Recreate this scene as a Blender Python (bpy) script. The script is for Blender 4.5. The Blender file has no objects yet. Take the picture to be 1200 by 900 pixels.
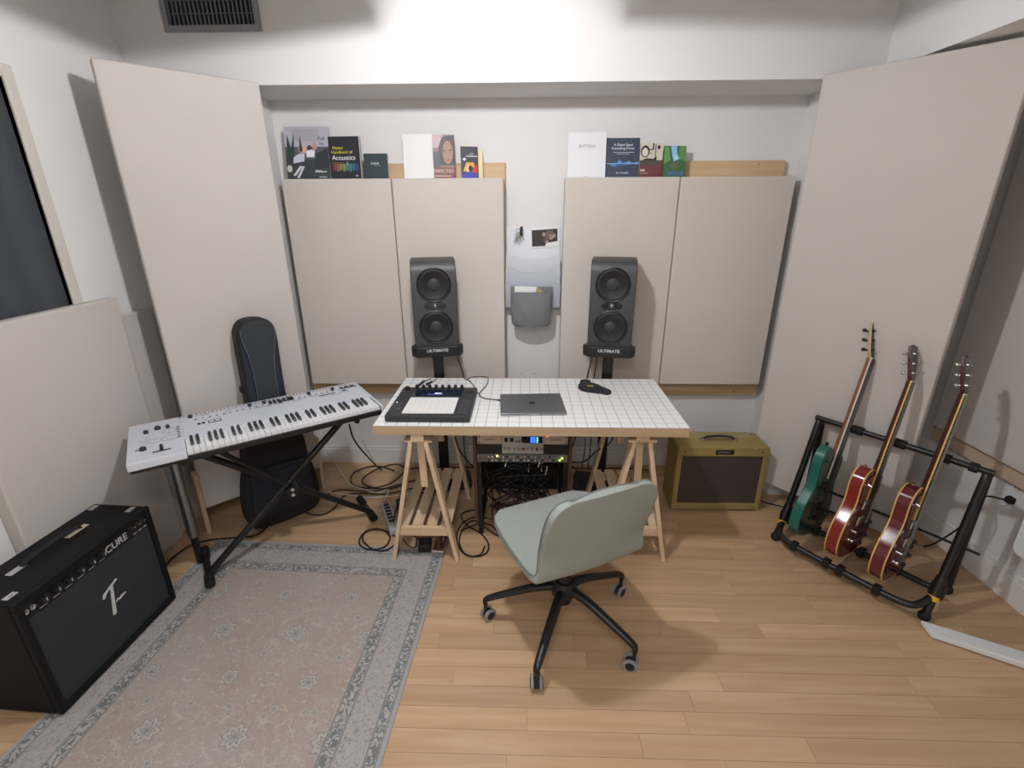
import bpy, math, random
import numpy as np
from mathutils import Matrix, Vector
random.seed(7)
PI = math.pi
scene = bpy.context.scene
COL = scene.collection

# ---------------------------------------------------------------- camera
F_PX, CAM_H, YAW, PITCH, ROLL = 570.604, 1.6721, 0.0285, 0.3504, -0.0044
def cam_axes():
    f = np.array([-math.sin(YAW)*math.cos(PITCH), math.cos(YAW)*math.cos(PITCH), -math.sin(PITCH)])
    r = np.array([math.cos(YAW), math.sin(YAW), 0.]); u = np.cross(r, f)
    c, s = math.cos(ROLL), math.sin(ROLL)
    return c*r+s*u, -s*r+c*u, f
CR, CU, CF = cam_axes()
CPOS = np.array([0, 0, CAM_H])
cam = bpy.data.cameras.new('camera'); camo = bpy.data.objects.new('camera', cam); COL.objects.link(camo)
cam.sensor_fit = 'HORIZONTAL'; cam.sensor_width = 36; cam.lens = F_PX/1200*36
cam.clip_start = .02
camo.matrix_world = Matrix(((CR[0], CU[0], -CF[0], 0), (CR[1], CU[1], -CF[1], 0), (CR[2], CU[2], -CF[2], CAM_H), (0, 0, 0, 1)))
scene.camera = camo
def ray(u, v): return CR*(u-600)/F_PX + CU*(450-v)/F_PX + CF
def on(u, v, k, val):
    d = ray(u, v); return CPOS + d*(val-CPOS[k])/d[k]
def pz(u, v, z=0.): return on(u, v, 2, z)
def py(u, v, y): return on(u, v, 1, y)
def px(u, v, x): return on(u, v, 0, x)

# ---------------------------------------------------------------- world, lights, exposure
w = bpy.data.worlds.new('world'); scene.world = w; w.use_nodes = True
w.node_tree.nodes['Background'].inputs[0].default_value = (.6, .65, .75, 1)
w.node_tree.nodes['Background'].inputs[1].default_value = .05
vs = scene.view_settings
vs.view_transform = 'Standard'; vs.look = 'None'; vs.gamma = 1; vs.use_curve_mapping = False
vs.exposure = 0.14
FILL_LAMPS = [(-.12, -.05, 2.36, .5, .3, 12, 'nearer the wall beam'), (-.12, -.9, 2.36, .5, .3, 12, 'farther from the wall beam')]   # added fill lamps, out of view: x y z sx sy watts
GLOBE = (-.26, 1.38, 2.40, .05, 680)      # opal pendant globe: x y z radius, emission strength

# ---------------------------------------------------------------- materials
MATS = {}
def srgb(c):
    if isinstance(c, str): c = [int(c[i:i+2], 16)/255 for i in (0, 2, 4)]
    return [x/12.92 if x <= .04045 else ((x+.055)/1.055)**2.4 for x in c]
def mat(name, col, rough=.6, metal=0., noise=0., nscale=40, bump=0., bscale=300, emit=0., stretch=(1, 1, 1), spec=.5, alpha=None, trans=0):
    if name in MATS: return MATS[name]
    m = bpy.data.materials.new(name); m.use_nodes = True; nt = m.node_tree; b = nt.nodes['Principled BSDF']
    c = srgb(col)
    b.inputs['Base Color'].default_value = (*c, 1); b.inputs['Roughness'].default_value = rough; b.inputs['Metallic'].default_value = metal
    b.inputs['Specular IOR Level'].default_value = spec
    if trans: b.inputs['Transmission Weight'].default_value = trans
    tc = nt.nodes.new('ShaderNodeTexCoord'); mp = nt.nodes.new('ShaderNodeMapping'); mp.inputs['Scale'].default_value = stretch
    nt.links.new(tc.outputs['Object'], mp.inputs['Vector'])
    n = nt.nodes.new('ShaderNodeTexNoise'); n.inputs['Scale'].default_value = nscale; n.inputs['Detail'].default_value = 4
    nt.links.new(mp.outputs[0], n.inputs['Vector'])
    if noise:
        r = nt.nodes.new('ShaderNodeMix'); r.data_type = 'RGBA'
        r.inputs[6].default_value = (*[max(0, x*(1-noise)) for x in c], 1); r.inputs[7].default_value = (*[min(1, x*(1+noise)) for x in c], 1)
        nt.links.new(n.outputs['Fac'], r.inputs[0]); nt.links.new(r.outputs[2], b.inputs['Base Color'])
    if bump:
        n2 = nt.nodes.new('ShaderNodeTexNoise'); n2.inputs['Scale'].default_value = bscale; nt.links.new(mp.outputs[0], n2.inputs['Vector'])
        bp = nt.nodes.new('ShaderNodeBump'); bp.inputs['Strength'].default_value = bump; bp.inputs['Distance'].default_value = .002
        nt.links.new(n2.outputs['Fac'], bp.inputs['Height']); nt.links.new(bp.outputs[0], b.inputs['Normal'])
    if emit:
        b.inputs['Emission Color'].default_value = (*c, 1); b.inputs['Emission Strength'].default_value = emit
    MATS[name] = m
    return m
def wood(name, c1, c2, axis=0, rough=.45, scale=9, rand=0., knots=0.):
    if name in MATS: return MATS[name]
    m = bpy.data.materials.new(name); m.use_nodes = True; nt = m.node_tree; b = nt.nodes['Principled BSDF']; L = nt.links.new
    tc = nt.nodes.new('ShaderNodeTexCoord'); mp = nt.nodes.new('ShaderNodeMapping')
    s = [scale*3]*3; s[axis] = scale*.22; mp.inputs['Scale'].default_value = s
    L(tc.outputs['Object'], mp.inputs['Vector'])
    oi = nt.nodes.new('ShaderNodeObjectInfo')
    ad = nt.nodes.new('ShaderNodeVectorMath'); ad.operation = 'ADD'
    ml = nt.nodes.new('ShaderNodeMath'); ml.operation = 'MULTIPLY'; ml.inputs[1].default_value = 37
    L(oi.outputs['Random'], ml.inputs[0]); L(ml.outputs[0], ad.inputs[1]); L(mp.outputs[0], ad.inputs[0])
    n = nt.nodes.new('ShaderNodeTexNoise'); n.inputs['Scale'].default_value = 1; n.inputs['Detail'].default_value = 6; n.inputs['Distortion'].default_value = .6
    L(ad.outputs[0], n.inputs['Vector'])
    r = nt.nodes.new('ShaderNodeValToRGB'); r.color_ramp.elements[0].position = .3; r.color_ramp.elements[1].position = .7
    r.color_ramp.elements[0].color = (*srgb(c1), 1); r.color_ramp.elements[1].color = (*srgb(c2), 1)
    L(n.outputs['Fac'], r.inputs[0]); out = r.outputs[0]
    if knots:
        v = nt.nodes.new('ShaderNodeTexVoronoi'); v.inputs['Scale'].default_value = knots
        L(tc.outputs['Object'], v.inputs['Vector'])
        kr = nt.nodes.new('ShaderNodeValToRGB'); kr.color_ramp.elements[0].position = .05; kr.color_ramp.elements[1].position = .13
        kr.color_ramp.elements[0].color = (.45, .38, .33, 1); kr.color_ramp.elements[1].color = (1, 1, 1, 1)
        L(v.outputs['Distance'], kr.inputs[0])
        mx = nt.nodes.new('ShaderNodeMix'); mx.data_type = 'RGBA'; mx.blend_type = 'MULTIPLY'; mx.inputs[0].default_value = 1
        L(out, mx.inputs[6]); L(kr.outputs[0], mx.inputs[7]); out = mx.outputs[2]
    if rand:
        hs = nt.nodes.new('ShaderNodeHueSaturation'); mr = nt.nodes.new('ShaderNodeMapRange')
        mr.inputs['To Min'].default_value = 1-rand; mr.inputs['To Max'].default_value = 1+rand
        L(oi.outputs['Random'], mr.inputs['Value']); L(mr.outputs[0], hs.inputs['Value']); L(out, hs.inputs['Color']); out = hs.outputs[0]
    L(out, b.inputs['Base Color']); b.inputs['Roughness'].default_value = rough
    MATS[name] = m
    return m

wallm = mat('white wall paint', 'E2E0DE', .7, noise=.015, nscale=3, bump=.05, bscale=120)
ceilm = mat('ceiling paint', 'B8B5B0', .8, noise=.015, nscale=3)
fabric = mat('cream acoustic fabric', 'CFC6BD', .95, noise=.03, nscale=5, bump=.25, bscale=900, spec=.1)
fabric2 = mat('pale grey acoustic fabric', 'C6BFB8', .95, noise=.03, nscale=5, bump=.25, bscale=900, spec=.1)
batten_m = wood('pine batten wood', 'BF9D78', 'D6B994', 0, .6, 8, knots=13)
pine = wood('trestle pine', 'CBAE8C', 'DCC5A6', 2, .55, 8)
pineY = wood('trestle pine lengthwise', 'C6A985', 'D9C1A0', 1, .55, 8)
pineX = wood('trestle pine crosswise', 'C6A985', 'D9C1A0', 0, .55, 8)
floorm = wood('maple strip floor', 'B4926E', 'C6A683', 0, .36, 7, rand=.09)
walnut = wood('dark walnut', '4A3026', '5E4032', 2, .5, 8)
black = mat('black plastic', '17181A', .5)
satin = mat('black powder coat', '121315', .4)
rubber = mat('black rubber', '0E0E0F', .75)
tolex = mat('black tolex', '0D0E10', .65, noise=.25, nscale=300, bump=.4, bscale=500, spec=.25)
chrome = mat('chrome', 'D5D6D8', .2, 1.)
steel = mat('brushed steel', '9FA2A5', .38, 1.)
white = mat('white enamel', 'E4E6E8', .35)
cablem = mat('black cable rubber', '131314', .6)
wcable = mat('white cable', 'D8D5CE', .5)
darkline = mat('subfloor joint', '6A4A2C', .9)

# ---------------------------------------------------------------- mesh helpers
def smooth_path(pts, n=6, closed=False):
    P = [np.array(q, float) for q in pts]; out = []
    N = len(P)
    if N < 3: return P
    rng = range(N if closed else N-1)
    for i in rng:
        p1, p2 = P[i], P[(i+1) % N]
        p0 = P[i-1] if (i > 0 or closed) else 2*p1-p2
        p3 = P[(i+2) % N] if (i+2 < N or closed) else 2*p2-p1
        for k in range(n):
            t = k/n
            out.append(.5*((2*p1)+(-p0+p2)*t+(2*p0-5*p1+4*p2-p3)*t*t+(-p0+3*p1-3*p2+p3)*t**3))
    if not closed: out.append(P[-1])
    return out
class MB:
    def __init__(s): s.v = []; s.f = []; s.m = []; s.cur = 0
    def add(s, verts, faces):
        o = len(s.v); s.v += [tuple(float(c) for c in q) for q in verts]
        for f in faces: s.f.append([i+o for i in f]); s.m.append(s.cur)
        return s
    def box(s, x0, x1, y0, y1, z0, z1):
        return s.add([(x0, y0, z0), (x1, y0, z0), (x1, y1, z0), (x0, y1, z0), (x0, y0, z1), (x1, y0, z1), (x1, y1, z1), (x0, y1, z1)],
                     [(0, 3, 2, 1), (4, 5, 6, 7), (0, 1, 5, 4), (1, 2, 6, 5), (2, 3, 7, 6), (3, 0, 4, 7)])
    def hexa(s, b4, t4):
        return s.add(list(b4)+list(t4), [(0, 3, 2, 1), (4, 5, 6, 7), (0, 1, 5, 4), (1, 2, 6, 5), (2, 3, 7, 6), (3, 0, 4, 7)])
    def beam(s, p, q, wx, wy, side=(1, 0, 0)):
        p, q = np.array(p, float), np.array(q, float); d = q-p; d /= np.linalg.norm(d)
        a = np.array(side, float); a -= d*(a@d); a /= np.linalg.norm(a); b = np.cross(d, a)
        c = [(-1, -1), (1, -1), (1, 1), (-1, 1)]
        return s.hexa([p+a*i*wx/2+b*j*wy/2 for i, j in c], [q+a*i*wx/2+b*j*wy/2 for i, j in c])
    def tube(s, pts, r, n=8, closed=False, flat=None):
        P = [np.array(q, float) for q in pts]; N = len(P); rings = []
        up = None
        R = r if hasattr(r, '__len__') else [r]*N
        for i in range(N):
            t = (P[(i+1) % N]-P[i-1]) if (closed or 0 < i < N-1) else (P[1]-P[0] if i == 0 else P[-1]-P[-2])
            t = t/(np.linalg.norm(t)+1e-12)
            if up is None:
                up = np.array([0, 0, 1.]) if abs(t[2]) < .9 else np.array([1., 0, 0])
            a = np.cross(up, t); na = np.linalg.norm(a)
            if na < 1e-6: a = np.cross([0, 1., 0], t); na = np.linalg.norm(a)
            a /= na; b = np.cross(t, a); up = b
            fb = flat or 1
            rings.append([P[i]+R[i]*(math.cos(2*PI*k/n)*a+fb*math.sin(2*PI*k/n)*b) for k in range(n)])
        V = [q for rg in rings for q in rg]; Fc = []
        for i in range(N if closed else N-1):
            for k in range(n):
                j = (i+1) % N
                Fc.append((i*n+k, i*n+(k+1) % n, j*n+(k+1) % n, j*n+k))
        if not closed:
            Fc.append(tuple(range(n-1, -1, -1))); Fc.append(tuple((N-1)*n+k for k in range(n)))
        return s.add(V, Fc)
    def cyl(s, p, q, r0, r1=None, n=20):
        return s.tube([p, q], [r0, r0 if r1 is None else r1], n)
    def lathe(s, prof, M=None, n=28):
        # prof: (r,z) along +z
        V = []; Fc = []
        for r, z in prof:
            for k in range(n): V.append((r*math.cos(2*PI*k/n), r*math.sin(2*PI*k/n), z))
        for i in range(len(prof)-1):
            for k in range(n): Fc.append((i*n+k, i*n+(k+1) % n, (i+1)*n+(k+1) % n, (i+1)*n+k))
        Fc.append(tuple(range(n-1, -1, -1))); Fc.append(tuple((len(prof)-1)*n+k for k in range(n)))
        if M is not None: V = [M @ Vector(q) for q in V]
        return s.add(V, Fc)
    def prism(s, outline, z0, z1, M=None):
        n = len(outline); V = [(x, y, z0) for x, y in outline]+[(x, y, z1) for x, y in outline]
        Fc = [tuple(range(n-1, -1, -1)), tuple(range(n, 2*n))]+[(k, (k+1) % n, n+(k+1) % n, n+k) for k in range(n)]
        if M is not None: V = [M @ Vector(q) for q in V]
        return s.add(V, Fc)
    def sphere(s, c, r, n=12, m=8, sc=(1, 1, 1)):
        prof = [(math.sin(PI*i/m)*.999+.001, -math.cos(PI*i/m)) for i in range(m+1)]
        M = Matrix.Translation(Vector([float(q) for q in c])) @ Matrix.Diagonal((r*sc[0], r*sc[1], r*sc[2], 1))
        return s.lathe(prof, M, n)
    def build(s, name, material, parent=None, smooth=None, bevel=0, bseg=2, loc=None):
        me = bpy.data.meshes.new(name); me.from_pydata(s.v, [], s.f); me.update()
        ms = material if isinstance(material, (list, tuple)) else [material]
        for q in ms: me.materials.append(q)
        if len(ms) > 1: me.polygons.foreach_set('material_index', s.m)
        o = bpy.data.objects.new(name, me); COL.objects.link(o)
        if parent: o.parent = parent
        if loc is not None: o.location = [float(c) for c in loc]
        if smooth:
            me.shade_smooth(); me.set_sharp_from_angle(angle=math.radians(smooth))
        if bevel:
            bm = o.modifiers.new('bevel', 'BEVEL'); bm.width = bevel; bm.segments = bseg; bm.limit_method = 'ANGLE'; bm.angle_limit = math.radians(40)
        return o
def tag(o, label, cat, group=None):
    o['label'] = label; o['category'] = cat
    if group: o['group'] = group
    return o
def struct(o): o['kind'] = 'structure'; return o
def thing(name, label, cat, loc=(0, 0, 0), rotz=0, group=None, M=None):
    o = bpy.data.objects.new(name, None); COL.objects.link(o); o.empty_display_size = .05
    if M is not None: o.matrix_world = M
    else: o.location = [float(c) for c in loc]; o.rotation_euler = (0, 0, rotz)
    return tag(o, label, cat, group)
def text(name, body, size, material, parent, M, align='CENTER', depth=.0004, bold=0., xscale=1.):
    cu = bpy.data.curves.new(name, 'FONT'); cu.body = body; cu.size = size; cu.align_x = align; cu.extrude = depth; cu.offset = bold
    t = bpy.data.objects.new('tmp_text', cu); COL.objects.link(t)
    me = bpy.data.meshes.new_from_object(t.evaluated_get(bpy.context.evaluated_depsgraph_get()))
    bpy.data.objects.remove(t)
    me.materials.clear(); me.materials.append(material)
    o = bpy.data.objects.new(name, me); COL.objects.link(o); o.parent = parent
    o.matrix_local = M @ Matrix.Diagonal((xscale, 1, 1, 1))
    return o
FRONT = Matrix.Rotation(PI/2, 4, 'X')          # text/print plane facing -Y, up +Z
def at(x, y, z, R=None):
    return Matrix.Translation((float(x), float(y), float(z))) @ (R if R is not None else Matrix.Identity(4))
def rect_path(x0, x1, y0, y1, r, n=5):
    out = []
    for cx, cy, a0 in ((x1-r, y1-r, 0), (x0+r, y1-r, 90), (x0+r, y0+r, 180), (x1-r, y0+r, 270)):
        for k in range(n+1):
            a = math.radians(a0+90*k/n); out.append((cx+r*math.cos(a), cy+r*math.sin(a)))
    return out

# ================================================================ SETTING
XL, XR, YW, YB, YR = -1.90, 2.17, 2.978, 2.62, -1.5
ZB = 2.215            # underside of the beam
# floor: dark sub-floor with separate maple strips
fl = struct(MB().box(XL-.05, XR+.05, YR, YW+.05, -.06, -.008).build('floor', darkline))
pw = .0795; row = 0; y = YW
cache = {}
while y > YR+.02:
    y0 = max(y-pw, YR); x = XL-random.uniform(0, .8)
    while x < XR:
        ln = random.choice((.42, .55, .7, .85, 1.0, 1.15, 1.3))
        xa, xb = max(x, XL), min(x+ln, XR)
        if xb-xa > .03:
            key = (round(xb-xa, 3), round(y-y0, 4))
            if key not in cache:
                o = MB().box(0, xb-xa-.0009, 0, y-y0-.0011, -.008, 0).build('plank', floorm, fl); cache[key] = o.data
            else:
                o = bpy.data.objects.new('plank', cache[key]); COL.objects.link(o); o.parent = fl
            o.location = (xa, y0, 0)
        x += ln
    y = y0
# back niche wall + its two cheeks
NL, NR = -1.395, 1.495
struct(MB().box(NL, NR, YW, YW+.08, 0, ZB).build('wall_back', wallm))
struct(MB().box(XL, NL, YB, YW+.08, 0, ZB).build('wall_back_left_cheek', wallm))
struct(MB().box(NR, XR, YB, YW+.08, 0, ZB).build('wall_back_right_cheek', wallm))
struct(MB().box(XL, XR+.1, YB, YW+.08, ZB, 2.95).build('trim_1', wallm))             # beam over the niche
struct(MB().box(1.63, XR+.1, YR, YB-.0005, ZB+.03, 2.95).build('trim_2', wallm))          # bulkhead along the right wall
struct(MB().box(XR, XR+.1, YR, YW, 0, ZB+.03).build('wall_right', wallm))
struct(MB().box(XL-.1, XR+.1, YR-.1, YR, 0, 2.95).build('wall_rear', wallm))
# left wall with a window opening
WY0, WY1, WZ0, WZ1 = .55, 1.985, 1.05, 2.12
wl = MB()
wl.box(XL-.14, XL, YR, WY0, 0, 2.95); wl.box(XL-.14, XL, WY1, YW, 0, 2.95)
wl.box(XL-.14, XL, WY0, WY1, 0, WZ0); wl.box(XL-.14, XL, WY0, WY1, WZ1, 2.95)
struct(wl.build('wall_left', wallm))
wf = MB(); t = .035
wf.box(XL-.135, XL+.008, WY1-.0, WY1+.045, WZ0-.045, WZ1+.045); wf.box(XL-.135, XL+.008, WY0-.045, WY0, WZ0-.045, WZ1+.045)
wf.box(XL-.135, XL+.008, WY0, WY1, WZ1, WZ1+.045); wf.box(XL-.135, XL+.02, WY0, WY1, WZ0-.045, WZ0)
win = struct(wf.build('window_1', mat('window casing paint', 'CFC8BC', .6), bevel=.003))
# dark blackout blind with soft vertical folds
bl = MB(); n = 90; V = []; Fc = []
for i in range(n+1):
    yy = WY0+(WY1-WY0)*i/n; xx = XL-.012+.006*math.sin(i*.75)+.004*math.sin(i*.31)
    V += [(xx, yy, WZ0), (xx, yy, WZ1)]
for i in range(n): Fc.append((2*i, 2*i+1, 2*i+3, 2*i+2))
bl.add(V, Fc); bl.build('blackout_curtain', mat('blackout cloth', '3E4247', .9, noise=.1, nscale=9), win, smooth=60)
ZC = 2.95
struct(MB().box(XL-.1, XR+.1, YR, YW+.08, ZC, ZC+.06).build('ceiling', ceilm))
# baseboards
def baseboard(name, x0, x1, y0, y1, axis):
    b = MB()
    if axis == 'y': b.box(x0, x1, y0-.014, y0, 0, .105); b.box(x0, x1, y0-.009, y0, .105, .125)
    else: b.box(x0-.014, x0, y0, y1, 0, .115); b.box(x0-.009, x0, y0, y1, .115, .14)
    struct(b.build(name, mat('baseboard gloss paint', 'E2DFDA', .35), bevel=.002))
baseboard('baseboard_back', NL, NR, YW, 0, 'y')
baseboard('baseboard_right', XR, 0, YR, YB, 'x')
# unseen fill lamps hung behind the viewpoint, added to brighten the room
for i, (lx, ly, lz, sx, sy, pw_, wh_) in enumerate(FILL_LAMPS):
    lt = thing('fill_lamp', 'added unseen rectangular fill lamp hung on wires, '+wh_, 'lamp', (lx, ly, ZC), 0, 'added fill lamps behind the viewpoint'); hz = lz-ZC
    b = MB(); b.box(-sx/2-.02, sx/2+.02, -sy/2-.02, sy/2+.02, hz, hz+.045); b.build('housing', white, lt, bevel=.004)
    for x_ in (-sx/2, sx/2): MB().cyl((x_, 0, hz+.045), (x_, 0, 0), .0015, n=6).build('wire', steel, lt)
    MB().box(-sx/2, sx/2, -sy/2, sy/2, hz-.006, hz).build('diffuser', mat('lamp diffuser', 'FFFFFF', .5, emit=3), lt)
    la = bpy.data.lights.new('fill_lamp_light', 'AREA'); la.shape = 'RECTANGLE'; la.size = sx; la.size_y = sy; la.energy = pw_; la.color = (.97, .98, 1)
    lo = bpy.data.objects.new('fill_lamp_light', la); COL.objects.link(lo); lo.parent = lt; lo.location = (0, 0, hz-.009)
pg_ = thing('pendant_lamp', 'round opal glass pendant lamp hanging on a cord from the high ceiling', 'pendant lamp', (GLOBE[0], GLOBE[1], ZC))
MB().cyl((0, 0, -.02), (0, 0, 0), .05, n=20).build('ceiling_rose', white, pg_, smooth=40)
MB().cyl((0, 0, GLOBE[2]+GLOBE[3]-ZC), (0, 0, -.02), .003, n=8).build('cord', rubber, pg_)
MB().cyl((0, 0, GLOBE[2]+GLOBE[3]*.98-ZC), (0, 0, GLOBE[2]+GLOBE[3]+.03-ZC), .016, n=16).build('lamp_holder', white, pg_, smooth=40)
gm_ = mat('lit opal glass', 'F8FAFF', .3, emit=GLOBE[4]); MB().sphere((0, 0, GLOBE[2]-ZC), GLOBE[3], 16, 10).build('globe', gm_, pg_, smooth=60)
# unseen boards either side of the pendant, shaped to shade the upper walls
LP = np.array(GLOBE[:3])
def wp(x, y, z, t=.5): return LP+t*(np.array([x, y, z])-LP)
def shade_board(label, pts):
    c = thing('unseen_shade_board', label, 'acoustic panel', (float(np.mean([q[0] for q in pts])), float(np.mean([q[1] for q in pts])), ZC))
    o = np.array([float(np.mean([q[0] for q in pts])), float(np.mean([q[1] for q in pts])), ZC]); n = len(pts)
    b = MB(); V = [q-o for q in pts]+[q-o+np.array([0, 0, .03]) for q in pts]
    b.add(V, [tuple(range(n-1, -1, -1)), tuple(range(n, 2*n))]+[(k, (k+1) % n, n+(k+1) % n, n+k) for k in range(n)]); b.build('board', fabric2, c)
    for q in pts:
        p_ = q-o; p_ = p_*np.array([.9, .9, 1]); MB().cyl((p_[0], p_[1], p_[2]+.03), (p_[0], p_[1], 0), .0015, n=6).build('wire', steel, c)
def plane_z(p, q, r, x, y):
    n = np.cross(q-p, r-p); return p[2]-(n[0]*(x-p[0])+n[1]*(y-p[1]))/n[2]
A1, A2, A0 = wp(-1.9, 2.62, 2.315), wp(-.66, 2.62, 2.438), wp(-1.9, 1.9, 2.35)
def onp(T, x, y): return np.array([x, y, plane_z(*T, x, y)])
TL = (A1, A2, A0); nl = LP+.12*(np.array([-.68, 2.62, 2.44])-LP)
shade_board('unseen fabric board on wires shading the upper walls, window side of the pendant', [A1, onp(TL, A1[0], .25), onp(TL, nl[0]-.02, .25), onp(TL, nl[0], nl[1]), A2])
B1, B2, B0 = wp(.41, 2.62, 2.438), wp(1.63, 2.62, 2.40), wp(1.63, 1.6, 2.405)
TR = (B1, B2, B0); nr = LP+.12*(np.array([.43, 2.62, 2.44])-LP)
shade_board('unseen fabric board on wires shading the upper walls, guitar side of the pendant', [B1, onp(TR, nr[0], nr[1]), onp(TR, nr[0]+.02, .25), onp(TR, B2[0], .25), B2])
# air vent high on the beam wall
va, vb_ = py(195, 38, YB), py(308, 38, YB); wv = float(vb_[0]-va[0]); vh = .24
vt = thing('air_vent', 'grey metal louvred air vent high on the wall above the beam edge', 'vent', (float(va[0]), YB, float(va[2]+vb_[2])/2), 0)
vg = mat('vent grey enamel', '8B8D93', .45); t = .026; b = MB()
for a in ((0, wv, 0, t), (0, wv, vh-t, vh), (0, t, t, vh-t), (wv-t, wv, t, vh-t)): b.box(a[0], a[1], -.014, 0, a[2], a[3])
b.build('frame', vg, vt, bevel=.002)
MB().box(t, wv-t, -.0015, 0, t, vh-t).build('duct_throat', mat('duct dark', '14171D', .9), vt)
ns = 20
for i in range(ns):
    xx = t+(wv-2*t)*(i+.5)/ns
    MB().box(xx-.0028, xx+.0028, -.012, -.002, t, vh-t).build('slat', mat('vent slat grey', '6C717A', .5), vt)
for zz in (.07, .12, .17): MB().box(t, wv-t, -.005, -.003, zz, zz+.004).build('cross_bar', mat('vent slat grey', '6C717A', .5), vt)

# ================================================================ ACOUSTIC PANELS AND BATTENS
def acoustic_panel(label, A, B, z0, z1, th, fab, group=None, frame=None):
    """vertical panel, front face from A to B (seen left to right), thickness behind it"""
    A, B = np.array(A, float), np.array(B, float); L = np.linalg.norm(B-A); ang = math.atan2(B[1]-A[1], B[0]-A[0])
    t = thing('acoustic_panel', label, 'acoustic panel', (A[0], A[1], z0), ang, group)
    MB().box(0, L, 0, th*.82, 0, z1-z0).build('fabric_cover', fab, t, bevel=.008, bseg=3)
    MB().box(.004, L-.004, th*.82, th, .004, z1-z0-.004).build('wood_frame', frame or batten_m, t)
    return t
FY = 2.85
for lab, x0, x1, z0 in (('cream panel under the books with the white-lettered acoustics cover', -1.360, -.748, .608),
                    ('cream panel behind the speaker, beside the file rack under the face-cover book', -.744, -.124, .612),
                    ('cream panel behind the speaker, below the white and navy books', .213, .838, .616),
                    ('cream panel below the bare pine board, next to the combo amp corner', .842, 1.458, .618)):
    k_ = FY/2.888; acoustic_panel(lab, (x0*k_, FY), (x1*k_, FY), CAM_H+(z0-CAM_H)*k_, CAM_H+(1.818-CAM_H)*k_, .088, fabric)
def batten(label, x0, x1, z0, z1):
    tag(MB().box(x0, x1, FY+.089, YW, z0, z1).build('wood_batten', batten_m, bevel=.0015), label, 'board')
batten('knotty pine board behind the books, left of the file rack', -1.33, -.117, 1.75, 1.897)
batten('knotty pine board behind the books, its bare end showing past the green book', .24, 1.408, 1.75, 1.900)
batten('pine board under the two panels behind the keyboard', -1.37, -.13, .53, .66)
batten('pine board under the two panels behind the tweed amplifier', .22, 1.47, .53, .66)
def leg_pair(t, L, z0, th):
    for x in (-.021, L+.001):
        MB().hexa([(x, .02, -z0), (x+.02, .02, -z0), (x+.02, .11, -z0), (x, .11, -z0)],
                  [(x, .0, .2), (x+.02, .0, .2), (x+.02, .07, .2), (x, .07, .2)]).build('support_foot', pine, t, bevel=.0015)
cpl = acoustic_panel('tall cream corner panel with wooden feet behind the upright gig bag', (-1.692, 2.163), (-1.256, 2.60), .165, 2.222, .06, fabric2, frame=fabric2)
leg_pair(cpl, math.dist((-1.692, 2.163), (-1.256, 2.60)), .165, .06)
cpr = acoustic_panel('tall cream corner panel behind the guitar stand', (1.350, 2.606), (1.785, 2.045), .14, 2.228, .06, fabric2, frame=fabric2)
leg_pair(cpr, math.dist((1.350, 2.606), (1.785, 2.045)), .14, .06)
# low panels along the left wall (front face looks +x)
acoustic_panel('low cream panel under the curtained window', (-1.845, 1.44), (-1.845, 2.15), .0, 1.295, .054, fabric2, frame=fabric2)
acoustic_panel('narrow low cream panel between window panel and corner panel', (-1.868, 2.155), (-1.868, 2.37), .0, 1.205, .03, fabric2, frame=fabric2)
rp = acoustic_panel('big cream panel on the wall beside the guitar stand', (2.10, 2.345), (2.10, 1.125), .60, 2.06, .05, fabric2)
tag(MB().box(2.125, XR, .95, 2.36, .525, .598).build('wood_batten', wood('pale batten wood', 'B9A58C', 'C9B79E', 1, .6, 8), bevel=.0015), 'pale wooden rail under the wall panel beside the guitar stand', 'board')

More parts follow.
